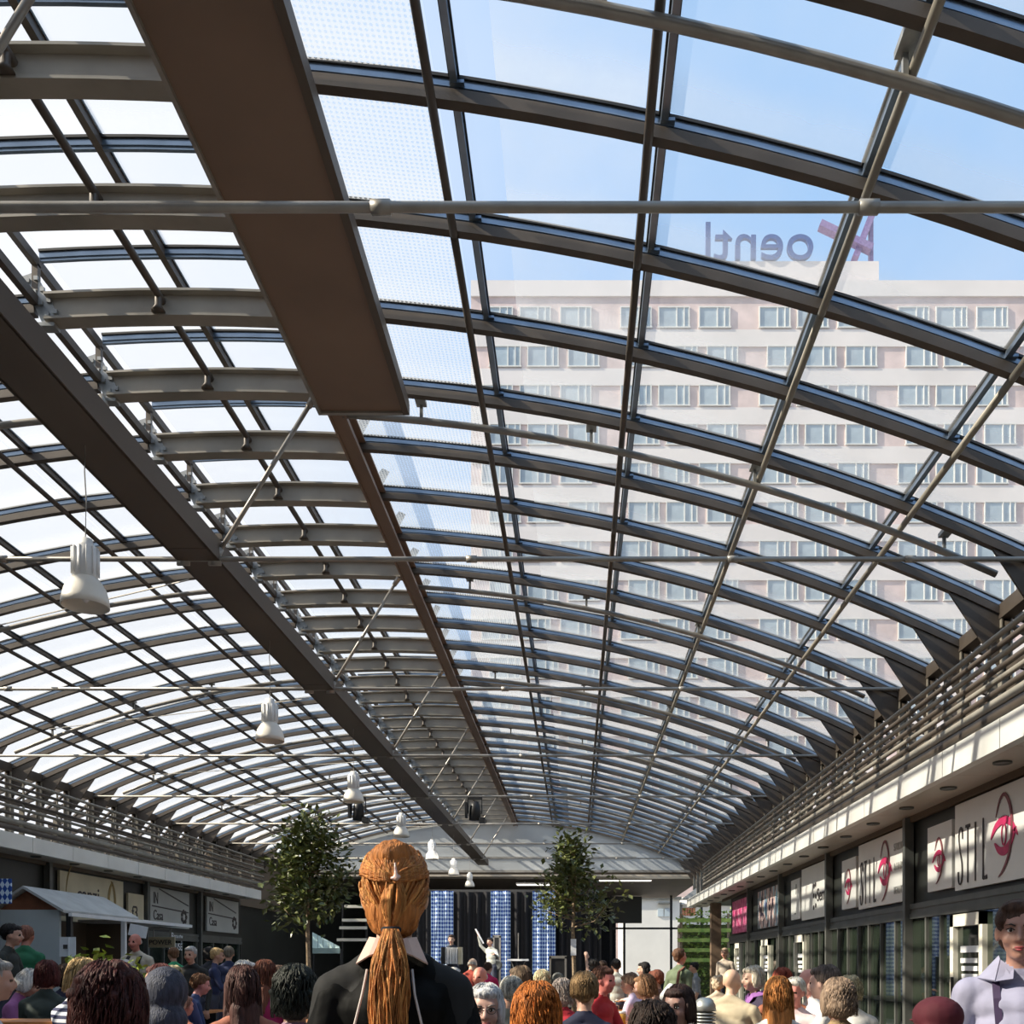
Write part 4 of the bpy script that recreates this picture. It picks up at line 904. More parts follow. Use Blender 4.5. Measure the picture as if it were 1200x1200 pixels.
def figure(pose, arms, sleeve, w=1.0, fine=False, lean=0, turn=0, fold=False, h=0.0):
    """unit figure, facing +Y, feet at z=0; returns Body, head centre, neck base, upper matrix"""
    b = Body(); dz = -.45 if pose == 'sit' else 0
    hz_ = .93+dz
    for k in (-1, 1):
        if pose == 'sit':
            b.c((k*.10, 0, hz_-.04), (k*.12, .42, .50), .085, .062, 2); b.c((k*.12, .42, .50), (k*.12, .40, .10), .058, .042, 2); b.c((k*.12, .38, .045), (k*.125, .55, .035), .042, .034, 3)
        else:
            b.c((k*.095, 0, hz_-.03), (k*.105, .015, .50), .088, .062, 2); b.c((k*.105, .015, .50), (k*.11, -.01, .10), .056, .042, 2); b.c((k*.11, -.03, .045), (k*.12, .15, .035), .042, .034, 3)
    i0 = len(b.p)
    b.e((0, -.005, hz_), (.165*w, .115*w, .11), 2); b.e((0, .0, 1.07+dz), (.145*w, .105*w, .13), 1); b.e((0, .0, 1.20+dz), (.150*w, .105*w, .15), 1)
    b.e((0, -.01, 1.32+dz), (.168*w, .105, .105), 1); b.c((-.135*w, -.01, 1.378+dz), (.135*w, -.01, 1.378+dz), .056, .056, 1)
    b.c((-.095*w, -.012, 1.40+dz), (0, -.01, 1.462+dz), .050, .054, 1); b.c((.095*w, -.012, 1.40+dz), (0, -.01, 1.462+dz), .050, .054, 1)
    b.c((0, -.004, 1.478+dz), (0, .006, 1.54+dz), .047, .047, 0)
    sh = [Vector((k*.168*w, -.01, 1.362+dz)) for k in (-1, 1)]
    for k, s_, a in ((-1, sh[0], arms[0]), (1, sh[1], arms[1])):
        if a == 'down': el = s_+Vector((k*.05, -.03, -.29)); wr = el+Vector((k*.0, .09, -.24)); hd_ = Vector((0, .2, -1))
        elif a == 'table': el = s_+Vector((k*.07, .12, -.25)); wr = el+Vector((-k*.10, .23, .02)); hd_ = Vector((-k*.5, 1, -.05))
        elif a == 'fold': el = s_+Vector((k*.06, .10, -.26)); wr = el+Vector((-k*.22, .14, .03)); hd_ = Vector((-k, .1, 0))
        elif a == 'up': el = s_+Vector((k*.10, .10, .16)); wr = el+Vector((k*.02, .06, .25)); hd_ = Vector((0, .1, 1))
        elif a == 'chin': el = s_+Vector((k*.05, .20, -.20)); wr = el+Vector((-k*.09, .04, .24)); hd_ = Vector((-k*.3, -.1, 1))
        elif a == 'out': el = s_+Vector((k*.16, .14, -.16)); wr = el+Vector((k*.06, .22, .08)); hd_ = Vector((k*.2, 1, .2))
        ms = 1; mf = 1 if sleeve else 0
        b.c(s_, el, .056, .043, ms if sleeve else ms)
        if not sleeve: b.c(s_.lerp(el, .55), el, .044, .040, 0)
        b.c(el, wr, .041, .029 if not sleeve else .034, mf); hand(b, wr, hd_, k, 1.0, .45)
    i1 = len(b.p); hc = Vector((0, .022, 1.615+dz)); head(b, hc, 1.0, fine)
    piv = Vector((0, 0, 1.50+dz)); T = Matrix.Translation(piv) @ Matrix.Rotation(R(turn), 4, 'Z') @ Matrix.Rotation(R(-h), 4, 'X') @ Matrix.Translation(-piv); b.xf(T, i1)
    p2 = Vector((0, 0, hz_)); LM = Matrix.Translation(p2) @ Matrix.Rotation(R(-lean), 4, 'X') @ Matrix.Translation(-p2); b.xf(LM, i0)
    return b, LM @ T, LM, hc
def hair(style, hc, rnd):
    b = Body()
    def P(x, y, z): return hc+Vector((x, y, z))
    if style in ('short', 'bob', 'long', 'pony', 'wave', 'bun'):
        b.e(P(0, -.028, .045), (.086, .094, .085), 0); b.e(P(0, .035, .082), (.062, .05, .032), 0)
    if style == 'short':
        b.e(P(0, -.07, -.01), (.062, .04, .055), 0)
        for k in (-1, 1): b.e(P(k*.07, -.02, .03), (.018, .045, .04), 0)
    if style in ('bob', 'wave'):
        b.e(P(0, -.055, -.02), (.088, .06, .095), 0)
        for k in (-1, 1): b.e(P(k*.075, -.005, -.015), (.024, .05, .085), 0)
        if style == 'wave':
            for i in range(26): a = rnd.uniform(0, 6.28); z = rnd.uniform(-.09, .11); k = math.sqrt(max(.1, 1-(z/.14)**2)); b.e(P(.083*math.cos(a)*k, -.04+.075*math.sin(a)*k-.01, z), (.02,)*3, 0)
    if style == 'long':
        b.e(P(0, -.06, -.04), (.088, .058, .12), 0); b.c(P(-.03, -.085, -.12), P(-.03, -.11, -.32), .05, .04, 0); b.c(P(.035, -.085, -.12), P(.035, -.11, -.30), .05, .04, 0)
        for k in (-1, 1): b.c(P(k*.076, -.015, .02), P(k*.08, -.03, -.18), .024, .03, 0)
    if style == 'pony':
        b.e(P(0, -.06, -.01), (.075, .05, .07), 0); b.c(P(0, -.125, .01), P(0, -.16, -.10), .03, .038, 0); b.c(P(0, -.16, -.10), P(0, -.13, -.30), .036, .012, 0)
    if style == 'bun':
        b.e(P(0, -.06, -.01), (.078, .05, .06), 0); b.e(P(0, -.135, .03), (.045, .038, .042), 0)
        for k in (-1, 1): b.e(P(k*.072, -.01, .02), (.014, .05, .045), 0)
    if style == 'curly':
        b.e(P(0, -.03, .04), (.088, .095, .085), 0); b.e(P(0, -.06, -.01), (.085, .055, .085), 0)
        for i in range(60):
            a = rnd.uniform(0, 6.28); z = rnd.uniform(-.08, .12)
            if math.sin(a) > .35 and z < .06: continue
            k = math.sqrt(max(.08, 1-((z-.02)/.12)**2)); b.e(P(.084*math.cos(a)*k, -.03+.09*math.sin(a)*k, z), (rnd.uniform(.018, .028),)*3, 0)
    if style == 'fringe':   # balding: ring of hair round the back
        for i in range(13): a = math.pi+math.pi*(i-.8)/10.4; b.e(P(.070*math.cos(a), -.018+.086*math.sin(a), -.002), (.014, .016, .034), 0)
    if style == 'cap':
        b.e(P(0, -.012, .062), (.084, .100, .070), 1); b.e(P(0, .10, .05), (.062, .05, .010), 1); b.e(P(0, -.06, -.0), (.078, .048, .06), 0)
    if style == 'hood':
        b.e(P(0, -.035, .03), (.10, .105, .115), 0); b.e(P(0, -.05, -.10), (.11, .09, .09), 0)
    return b
HLEN = {'short': (-.045, .004), 'bob': (-.115, .010), 'wave': (-.10, .014), 'long': (-.34, .012), 'pony': (-.05, .004), 'curly': (-.08, .018)}
def hair_strands(style, hc, HM, col, par, rnd, n):
    zl, wob = HLEN[style]; sa = MB(); la = MB()
    whorl = rnd.uniform(-.3, .3)
    for i in range(n):
        a = rnd.uniform(0, 2*math.pi); fr = math.cos(a) > .35       # a=0 is the face side
        ze = rnd.uniform(zl*.7, zl) if not fr else rnd.uniform(.055, .085)
        if style == 'short' and not fr: ze = rnd.uniform(-.02, zl) if math.cos(a) < -.2 else rnd.uniform(.02, -.01)
        if style == 'long' and math.cos(a) > -.1 and not fr: ze = rnd.uniform(-.12, -.2)
        z0 = rnd.uniform(.10, .133); pts = []; m = 7; ph = rnd.uniform(0, 6.28)
        for j in range(m):
            u = j/(m-1); z = z0+(ze-z0)*u; q = math.sqrt(max(.05, 1-((z-.04)/.096)**2)) if z > .02 else (1.0 if style in ('short', 'pony') else 1.06)
            if z < -.03 and style in ('short', 'pony'): q = .80
            if style == 'long' and z < -.1: q = .85
            aa = a+whorl*(1-u)*1.5; w_ = wob*math.sin(ph+u*7)
            pts.append(HM @ (hc+Vector(((.089*math.sin(aa)+w_*math.cos(aa))*q, -.030+(.100*math.cos(aa)*q if math.cos(aa) < 0 else .090*math.cos(aa)*q)+w_*.5, z))))
        (la if rnd.random() < .35 else sa).taper(pts, [.0032]*(m-2)+[.0026, .0012], 3)
    for b_, k in ((sa, 1.0), (la, 1.5)):
        o = b_.build('strands', hairm(tuple(round(min(1, c*k), 3) for c in col)), par, True, loc=(0, 0, 0)); o['kind'] = 'stuff'
NP = 0; bad = []
def person(px, py, d, label, pose='sit', yaw=0, style='short', hc_=(.1, .06, .03), top=(.05, .05, .06), bot=(.04, .045, .07), sk=(.50, .28, .20), arms=('table', 'table'), sleeve=True,
           w=1.0, lean=4, turn=0, nod=0, kind='plain', group=None, base=0.0, acc=None, fine=False, vox=.0135, bench=True, sc=None, capc=None):
    global NP; NP += 1
    rnd = random.Random(NP*13)
    b, HM, LM, hc = figure(pose, arms, sleeve, w, fine, lean, turn, h=nod)
    hw = HM @ hc                       # head centre in unit local space
    zt = EYE+(1130-py)/F*d-base; s = sc or zt/hw.z
    if not .8 < s < 1.2: bad.append((label, round(s, 2)))
    Rz = Matrix.Rotation(R(yaw), 3, 'Z'); off = Rz @ Vector((hw.x, hw.y, 0))*s
    x = (px-675)/F*d-off.x; y = d-off.y
    t = thing('person', label, 'person', (x, y, base), group); t.rotation_euler = (0, 0, R(yaw)); t.scale = (s, s, s)
    me = b.mesh('body', [skin(sk), cloth(top, kind), cloth(bot), SHOE, LIP, EYEM], vox)
    o = bpy.data.objects.new('body', me); C.objects.link(o); o.parent = t
    if style != 'bald':
        hb = hair(style, hc, rnd); hb.xf(HM)
        hm = hb.mesh('hair', [hairm(hc_), cloth(capc or (.7, .7, .68))], .009 if d < 8 else .012, .007 if style not in ('hood', 'cap') else .002, (75, 75, 10), smooth=1)
        o = bpy.data.objects.new('hair', hm); C.objects.link(o); o.parent = t
        if style in HLEN and d < 12.5: hair_strands(style, hc, HM, hc_, o, rnd, 300 if d < 8 else 130)
    if bench and pose == 'sit':
        be = thing('bench', 'wooden bench under the ' + ' '.join(label.split()[:11]), 'bench', (x, y, 0)); be.rotation_euler = (0, 0, R(yaw))
        zz = .40*s+base; MB().bb(-.30, .30, -.13, .13, zz-.03, zz).build('seat', ORWOOD, be, loc=(0, 0, 0))
        for k in (-1, 1): MB().bb(k*.22-.015, k*.22+.015, -.11, .11, 0, zz-.03).build('leg', BLACKM, be, loc=(0, 0, 0))
    return t, HM, LM, hc
WH = (.66, .64, .60); GR = (.36, .34, .31); DB = (.05, .028, .018); BR = (.16, .08, .04); BLD = (.50, .34, .16); ORG = (.50, .17, .04); MAR = (.085, .02, .018); BLK = (.014, .012, .012)
PALE = (.62, .40, .30); RED = (.55, .20, .15)
P = person
# left side, nearest to farthest
P(-6, 1149, 6.4, 'person in white short-sleeved shirt cut by the left edge of the picture', yaw=-60, hc_=GR, top=(.62, .62, .66), sleeve=False, w=1.1)
P(36, 1153, 10.3, 'white-haired woman in purple top bending forward at the left', yaw=-75, style='wave', hc_=WH, top=(.26, .09, .24), lean=14, nod=18, sleeve=False)
P(57, 1143, 9.6, 'person with maroon bobbed hair and black jacket with pale shoulder patch', style='bob', hc_=MAR, top=(.03, .045, .04))
P(77, 1145, 11, 'person with dark brown hair and dark navy jacket behind the striped shirt', yaw=15, style='bob', hc_=DB, top=(.02, .025, .06))
P(101, 1146, 7.6, 'blond person in navy and white striped shirt leaning right', yaw=-35, style='bob', hc_=BLD, top=(.72, .74, .80), kind='stripe', sleeve=True, w=1.15, lean=10)
P(128, 1144, 11.4, 'person with short smooth grey hair in front of the kiosk post', style='short', hc_=(.48, .48, .46), top=(.10, .10, .11))
P(146, 1139, 12, 'person with round white hair left of the yellow-green plant', style='curly', hc_=WH, top=(.35, .32, .30))
P(133, 1181, 3.1, 'near person seen from behind with large dark maroon hair, blurred', style='wave', hc_=(.05, .012, .01), top=(.012, .012, .014), vox=.012)
P(184, 1148, 9.0, 'woman with dark maroon hair turned to the left', yaw=75, style='bob', hc_=MAR, top=(.10, .10, .12))
P(197, 1170, 4.9, 'person in slate grey hooded jacket seen from behind', style='hood', hc_=(.045, .05, .075), top=(.05, .055, .08), w=1.15)
P(204, 1146, 11.2, 'person with smooth blond bob and blue top', yaw=10, style='bob', hc_=(.42, .36, .22), top=(.06, .09, .22))
P(15, 1096, 12.2, 'standing man with dark hair, black shirt and folded arms by the kiosk', 'stand', -80, 'short', BLK, (.02, .025, .022), arms=('fold', 'fold'), sleeve=False, w=1.15)
P(31, 1097, 13.0, 'standing person in dark green shirt with cropped hair beside the man with folded arms', 'stand', 10, 'short', (.22, .09, .06), (.015, .13, .06), sleeve=False, arms=('down', 'down'), sk=(.45, .18, .13))
P(158, 1104, 15.4, 'red-faced man in cream shirt with dark braces behind the crowd at the kiosk', 'stand', 172, 'fringe', GR, (.55, .50, .40), sk=RED, w=1.15, arms=('down', 'down'))
P(203, 1119, 16, 'standing person in bright green top right of the hanging board', 'stand', 40, 'short', BR, (.05, .38, .17), arms=('down', 'down'))
P(223, 1119, 14, 'grey-haired man in black jacket facing the camera at the left', 'stand', 175, 'short', (.42, .40, .38), (.018, .02, .02), w=1.15, arms=('down', 'down'))
P(244, 1118, 17, 'standing person with dark hair in dark jacket right of the grey-haired man', 'stand', 60, 'bob', BLK, (.02, .02, .025), arms=('down', 'down'))
P(255, 1120, 15.2, 'blond person standing in navy jacket facing right', 'stand', -70, 'short', BLD, (.02, .03, .09), arms=('down', 'table'))
P(268, 1118, 16, 'person with brown-grey hair standing in dark blue jacket', 'stand', 20, 'short', (.20, .17, .13), (.02, .03, .08), arms=('down', 'down'))
P(236, 1154, 12, 'pink-faced person in navy jacket bending at a table with blue cloth', yaw=-60, style='short', hc_=BR, top=(.02, .04, .12), sk=(.62, .26, .24), lean=12)
P(217, 1166, 10, 'small child with thin hair and orange-brown top beside an orange table', yaw=-30, style='short', hc_=(.30, .17, .12), top=(.35, .12, .07), sk=(.55, .27, .22), sc=.88)
P(289, 1141, 11, 'white-haired person in dark red top facing right', yaw=-60, style='short', hc_=WH, top=(.16, .04, .035), w=1.1)
P(284, 1158, 6.2, 'woman with long dark brown hair and rust orange top', yaw=25, style='long', hc_=(.07, .03, .025), top=(.36, .13, .08), vox=.012)
P(312, 1143, 9.5, 'woman with long brown hair and magenta top', yaw=-10, style='long', hc_=(.17, .06, .035), top=(.28, .01, .08))
P(328, 1145, 12, 'brown-haired person with reddish face between magenta and black hair', yaw=-120, style='short', hc_=(.16, .10, .07), top=(.14, .10, .10))
P(348, 1166, 4.7, 'person with thick black hair and mauve top, seen from behind beside the red-haired woman', style='wave', hc_=(.015, .018, .014), top=(.24, .14, .20), vox=.012)
# centre
P(569, 1183, 5.1, 'elderly woman with white hair and glasses facing the camera', yaw=184, style='bob', hc_=(.52, .52, .53), top=(.30, .16, .14), sk=(.50, .30, .24), vox=.009)
P(630, 1190, 4.0, 'person with smooth copper orange hair seen from behind at the bottom centre', yaw=-8, style='bob', hc_=(.48, .15, .03), top=(.07, .02, .03), vox=.012)
P(685, 1163, 6.6, 'man with short dark blond hair and bare neck above a navy collar', yaw=-4, style='short', hc_=(.27, .17, .08), top=(.015, .018, .05), sk=(.62, .36, .26), vox=.011)
P(764, 1212, 3.8, 'person with dark brown hair rising at the bottom edge right of centre', style='wave', hc_=(.025, .014, .01), top=(.02, .02, .02), vox=.012)
P(794, 1180, 5.9, 'dark-haired woman with white hair band facing the camera', yaw=150, style='bob', hc_=(.03, .014, .012), top=(.03, .03, .035), sk=(.36, .20, .16), vox=.010)
P(608, 1149, 9.6, 'man with short brown hair and white collar turned left', yaw=60, style='short', hc_=(.16, .11, .07), top=(.70, .68, .66))
P(600, 1164, 7.8, 'person with flat grey hair behind the copper-haired person', style='short', hc_=(.40, .39, .35), top=(.20, .20, .16))
P(634, 1150, 11.6, 'woman with pale blond wavy hair in front of the flight case', yaw=20, style='wave', hc_=(.60, .48, .30), top=(.35, .30, .25))
P(659, 1164, 8.6, 'person with grey streaked hair left of the man with bare neck', style='bob', hc_=(.38, .32, .28), top=(.55, .03, .05))
P(533, 1144, 15, 'white-haired person in white shirt seated just right of the red-haired woman', yaw=-30, style='short', hc_=WH, top=(.82, .82, .80))
P(554, 1131, 16, 'balding person in red waistcoat over teal shirt bending forward', 'stand', -20, 'fringe', GR, (.35, .05, .03), sk=(.68, .48, .34), lean=24, arms=('table', 'table'))
P(562, 1145, 12.4, 'balding red-faced man with white collar below the red waistcoat', yaw=160, style='fringe', hc_=WH, top=(.80, .60, .58), sk=(.66, .25, .18))
P(572, 1135, 17, 'person with dark hair and bright crimson top near the stage', 'stand', -10, 'short', DB, (.50, .01, .09), lean=14, arms=('down', 'table'))
P(696, 1133, 15, 'tall person with dark curly hair behind the blond man', yaw=0, style='curly', hc_=BLK, top=(.10, .01, .015), pose='stand', arms=('down', 'down'))
P(709, 1149, 9.8, 'red-faced man in red shirt turned to the right', yaw=-125, style='short', hc_=(.12, .05, .03), top=(.42, .02, .03), sk=(.62, .20, .17))
P(706, 1133, 16.5, 'woman in white top waving one raised arm', 'stand', 10, 'bob', DB, (.80, .78, .74), sk=PALE, arms=('up', 'down'), sleeve=False)
P(722, 1132, 15, 'person with dark hair and pale grey waistcoat seen from behind', 'stand', 5, 'short', BLK, (.48, .49, .44), arms=('table', 'down'))
P(754, 1136, 14, 'woman with long black hair in profile and pale pink top', 'stand', 80, 'long', BLK, (.80, .62, .60), sk=PALE, arms=('table', 'table'))
P(737, 1153, 12.2, 'brown-haired person in pale lilac top reaching across the orange table', yaw=60, style='short', hc_=(.20, .13, .09), top=(.68, .55, .72), lean=12)
P(754, 1157, 10.2, 'brown-haired person in cream and pink top at the orange table', yaw=70, style='bob', hc_=(.26, .14, .07), top=(.80, .62, .50), lean=8)
P(768, 1148, 13.2, 'person with auburn hair leaning toward the orange table', yaw=60, style='short', hc_=(.22, .07, .04), top=(.25, .14, .10))
P(797, 1121, 13.5, 'standing man in olive green T-shirt with backpack strap', 'stand', -50, 'short', (.14, .07, .04), (.13, .17, .10), sleeve=False, sk=(.60, .28, .22), arms=('down', 'down'), nod=-16, w=1.1)
P(813, 1137, 19, 'person in grey polo shirt walking left near the hedge', 'stand', 80, 'short', BLK, (.25, .27, .30), sleeve=False, arms=('down', 'table'), sc=.86)
P(841, 1153, 15, 'small fair-haired person far behind the bollard', yaw=0, style='curly', hc_=(.60, .48, .34), top=(.60, .50, .38))
P(849, 1117, 25, 'slim pale figure standing in front of the farthest right shop', 'stand', 150, 'short', (.40, .30, .22), (.40, .34, .28), arms=('down', 'down'))
# right side
P(858, 1151, 9.6, 'bald man in beige jacket seen from behind next to the bollard', yaw=-35, style='bald', hc_=(.60, .50, .38), top=(.46, .39, .27), sk=(.72, .46, .32), w=1.35)
P(881, 1147, 10.6, 'white-haired woman in dark coat with purple scarf facing left', yaw=110, style='wave', hc_=(.70, .62, .48), top=(.03, .02, .05), sk=PALE)
P(912, 1167, 6.9, 'woman with long copper hair and white blouse seen from behind', yaw=-8, style='long', hc_=(.52, .21, .06), top=(.85, .84, .80), vox=.012)
P(917, 1151, 9.6, 'red-haired person just behind the copper-haired woman in white', yaw=-10, style='bob', hc_=(.32, .07, .04), top=(.30, .10, .05))
P(931, 1163, 8.6, 'white-haired person with rosy face and pink collar', yaw=150, style='short', hc_=(.72, .68, .60), top=(.70, .55, .56), sk=(.68, .27, .22))
P(947, 1151, 9.5, 'bald rosy-faced man in white patterned shirt facing left', yaw=95, style='bald', top=(.85, .84, .82), sk=(.72, .34, .28), w=1.15)
P(964, 1152, 7.8, 'man with short dark grey hair turned left beside the bald man', yaw=60, style='short', hc_=(.13, .10, .085), top=(.80, .78, .74), sk=(.68, .42, .34))
P(980, 1172, 6.0, 'person with thick grey-brown wavy hair and tan top at lower right', yaw=10, style='wave', hc_=(.24, .17, .12), top=(.30, .21, .11), vox=.011, w=1.1)
P(995, 1162, 8.4, 'fair-haired person half hidden behind the grey-brown hair', yaw=0, style='curly', hc_=(.52, .44, .28), top=(.72, .70, .66))
P(1098, 1212, 3.5, 'person in a dark crimson knitted hat at the bottom right', style='cap', hc_=(.10, .012, .018), capc=(.085, .007, .016), top=(.03, .01, .015), vox=.012)

# stage players
t, HM, LM, hc = P(529, 1101, 24.5, 'accordion player in striped dark jacket on the stage', 'stand', 178, 'short', DB, (.04, .05, .07), sk=PALE, arms=('table', 'table'), base=DST)
ac = thing('accordion', 'white and black accordion held by the player on the stage', 'accordion', (t.location.x+.10, t.location.y-.36, 1.66))
b = MB()
for i in range(9): b.bb(-.20+i*.035, -.20+i*.035+(.03 if i % 2 else .02), -.13, .13, -.20, .20)
b.build('bellows', WHITE, ac, loc=(0, 0, 0)); MB().bb(-.30, -.21, -.14, .14, -.21, .21).build('keyboard_case', BLACKM, ac, loc=(0, 0, 0)); MB().bb(.12, .20, -.14, .14, -.21, .21).build('bass_case', SIGNC, ac, loc=(0, 0, 0))
t, HM, LM, hc = P(574, 1104, 27, 'musician in pale shirt raising one arm beside the middle lozenge curtain', 'stand', 150, 'short', BLK, (.55, .55, .48), arms=('out', 'up'), base=DST)
pp = t.location; tag(MB().tube([(pp.x-.42, pp.y-.15, 2.42), (pp.x-.20, pp.y-.12, 2.02)], .022).build('instrument_neck', WHITE), 'pale instrument neck held up by the musician on the right of the stage', 'instrument')

# red-haired woman, foreground -------------------------------------------------
t, HM, LM, hc = P(463, 1050, 2.62, 'standing woman with long red hair tied low and black satin top, seen from behind', 'stand', 6, 'none', ORG, (.006, .006, .006), sk=(.66, .40, .28), arms=('down', 'down'), vox=.010, lean=2, w=.90)
HAIRC = hairm((.46, .17, .045)); HAIRL = hairm((.60, .27, .08))
def surf(a, z, k=1.0):   # point on the hair dome; a=0 at the face, pi at the nape
    q = max(.02, 1-((z-.025)/.118)**2)**.5
    return hc+Vector((.086*math.sin(a)*q*k, -.022+.106*math.cos(a)*q*k, z))
b = Body()
b.e(hc+Vector((0, -.024, .028)), (.085, .102, .104), 0); b.e(hc+Vector((0, -.055, -.045)), (.072, .062, .075), 0); b.e(hc+Vector((0, -.075, .095)), (.055, .05, .04), 0)
b.c(hc+Vector((0, -.115, -.105)), hc+Vector((-.002, -.135, -.20)), .020, .036, 0); b.c(hc+Vector((-.002, -.135, -.20)), hc+Vector((.004, -.125, -.33)), .036, .014, 0)
b.xf(HM); hm = b.mesh('hair', [HAIRC], .007, .008, (70, 70, 14), smooth=1); o = bpy.data.objects.new('hair', hm); C.objects.link(o); o.parent = t; HO = o
rnd = random.Random(5); tie = hc+Vector((0, -.122, -.098)); knot = hc+Vector((.012, -.132, .030))
sb = MB(); lb = MB()
for i in range(330):
    a0 = rnd.uniform(.9, 5.38); z0 = rnd.uniform(-.06, .12)
    if i % 3 == 0: z0 = rnd.uniform(.06, .135)
    tgt = knot if (z0 > .05) else tie; pts = []
    for j in range(8):
        u = j/7; a = a0+(math.pi-a0)*u**1.3; z = z0+((tgt.z-hc.z)-z0)*u**1.2; q = surf(a, z, 1.02+.02*math.sin(i)); q = q.lerp(tgt, max(0, u-.6)/.4*.9); pts.append(HM @ q)
    (lb if rnd.random() < .35 else sb).taper(pts, [.0030]*6+[.0026, .002], 4)
for sgn in (-1, 1):   # loosely twisted sections from the temples into the clip, then down to the tie, each made of fine locks
    for q_ in range(26):
        o_ = rnd.uniform(-1, 1); o2 = rnd.uniform(-1, 1); pts = []
        for j in range(12):
            u = j/11; a = math.pi+sgn*(1.6-1.55*u); z = .085-.055*u**.8+.032*o_*(1-.75*u); q = surf(a, z, 1.045+.02*abs(o2)*math.sin(math.pi*u))+Vector((0, 0, .004*math.sin(u*9+q_))); pts.append(HM @ q)
        (lb if q_ % 3 == 0 else sb).taper(pts, [.004]*12, 4)
    for q_ in range(16):
        o_ = rnd.uniform(.2, 1); pts = [HM @ (knot.lerp(tie, j/9)+Vector((sgn*(.030*o_*math.sin(math.pi*(j/9)**.8)+.002), -.010*math.sin(math.pi*j/9)*(1.2-o_)+.004, 0))) for j in range(10)]
        (lb if q_ % 2 == 0 else sb).taper(pts, [.004]*10, 4)
for i in range(210):  # tail
    a = rnd.uniform(0, 6.28); rd = rnd.uniform(.3, 1)**.6; ln = rnd.uniform(.22, .36); pts = []; rr = []
    ph = rnd.uniform(0, 6.28)
    for j in range(10):
        u = j/9; wd = (.010+.036*math.sin(min(1, u*1.6)*math.pi/2)*(1-.45*u)); wd *= 1.35; q = tie+Vector((math.cos(a)*rd*wd+.004*math.sin(ph+u*9), -.018-.030*math.sin(u*1.8)+math.sin(a)*rd*wd*.7, -ln*u)); pts.append(HM @ q); rr.append(.0034*(1-.6*u))
    (lb if rnd.random() < .5 else sb).taper(pts, rr, 4)
sb.build('strands', HAIRC, HO, True, loc=(0, 0, 0), label='copper strands'); lb.build('strands', HAIRL, HO, True, loc=(0, 0, 0), label='lighter copper strands')
HO.children[0]['kind'] = 'stuff'; HO.children[1]['kind'] = 'stuff'
cl = Body(); cl.c(knot+Vector((-.010, -.006, .0)), knot+Vector((.010, -.008, .004)), .005, .005, 0); cl.c(knot+Vector((-.002, -.004, .040)), knot+Vector((.002, -.010, -.002)), .003, .006, 0); cl.xf(HM)
o = bpy.data.objects.new('hair_clip', cl.mesh('hair_clip', [mat('pale_rose_clip', (.75, .50, .42), .3)], .004)); C.objects.link(o); o.parent = t
tb = MB(); c0 = HM @ tie; tb.v = []; tb.lathe(c0, [(.020, -.008), (.025, -.004), (.025, .004), (.020, .008)], 14); tb.build('hair_tie', BLACKC, t, True, loc=(0, 0, 0))
# blouse collar, black vest with satin folds and piping
COL = cloth((.70, .50, .42)); SAT = mat('black_satin', (.006, .006, .006), .62, 0, .2, 5, .2, 20, spec=.08)
b = MB()
for k in (-1, 1):
    c_ = [(k*.004, -.062, 1.492), (k*.040, -.052, 1.497), (k*.060, -.020, 1.500), (k*.058, .03, 1.49)]; l_ = [(k*.012, -.084, 1.468), (k*.055, -.080, 1.452), (k*.090, -.050, 1.432), (k*.078, .03, 1.438)]
    for i in range(3): b.prism([c_[i], c_[i+1], l_[i+1], l_[i]][::k], (0, -.003, .004))
b.build('collar', COL, t, loc=(0, 0, 0), label='pale pink blouse collar')
vb = Body()
vb.e((0, .0, 1.07), (.168, .125, .15), 0); vb.e((0, 0, 1.21), (.172, .124, .16), 0); vb.e((0, -.012, 1.315), (.160, .118, .105), 0); vb.c((-.125, -.012, 1.352), (.125, -.012, 1.352), .062, .062, 0)
vb.c((-.10, -.014, 1.385), (0, -.014, 1.435), .05, .056, 0); vb.c((.10, -.014, 1.385), (0, -.014, 1.435), .05, .056, 0)
for k in (-1, 1): vb.c((k*.152, -.01, 1.335), (k*.215, -.05, 1.06), .062, .064, 0)
vb.xf(LM); o = bpy.data.objects.new('vest', vb.mesh('vest', [SAT], .008, .022, (17, 10, 2.6))); C.objects.link(o); o.parent = t; o['label'] = 'black satin top with soft folds'
for k, xs in ((-1, (.060, .085)), (1, (.052, .080))):
    MB().tube([(k*xs[0], -.075, 1.42), (k*(xs[0]+.008), -.112, 1.36), (k*xs[1], -.138, 1.28), (k*(xs[1]+.004), -.142, 1.20)], .0035, 6).build('piping', mat('pale_piping', (.6, .5, .45), .5), t, True, loc=(0, 0, 0), label='pale piping line')

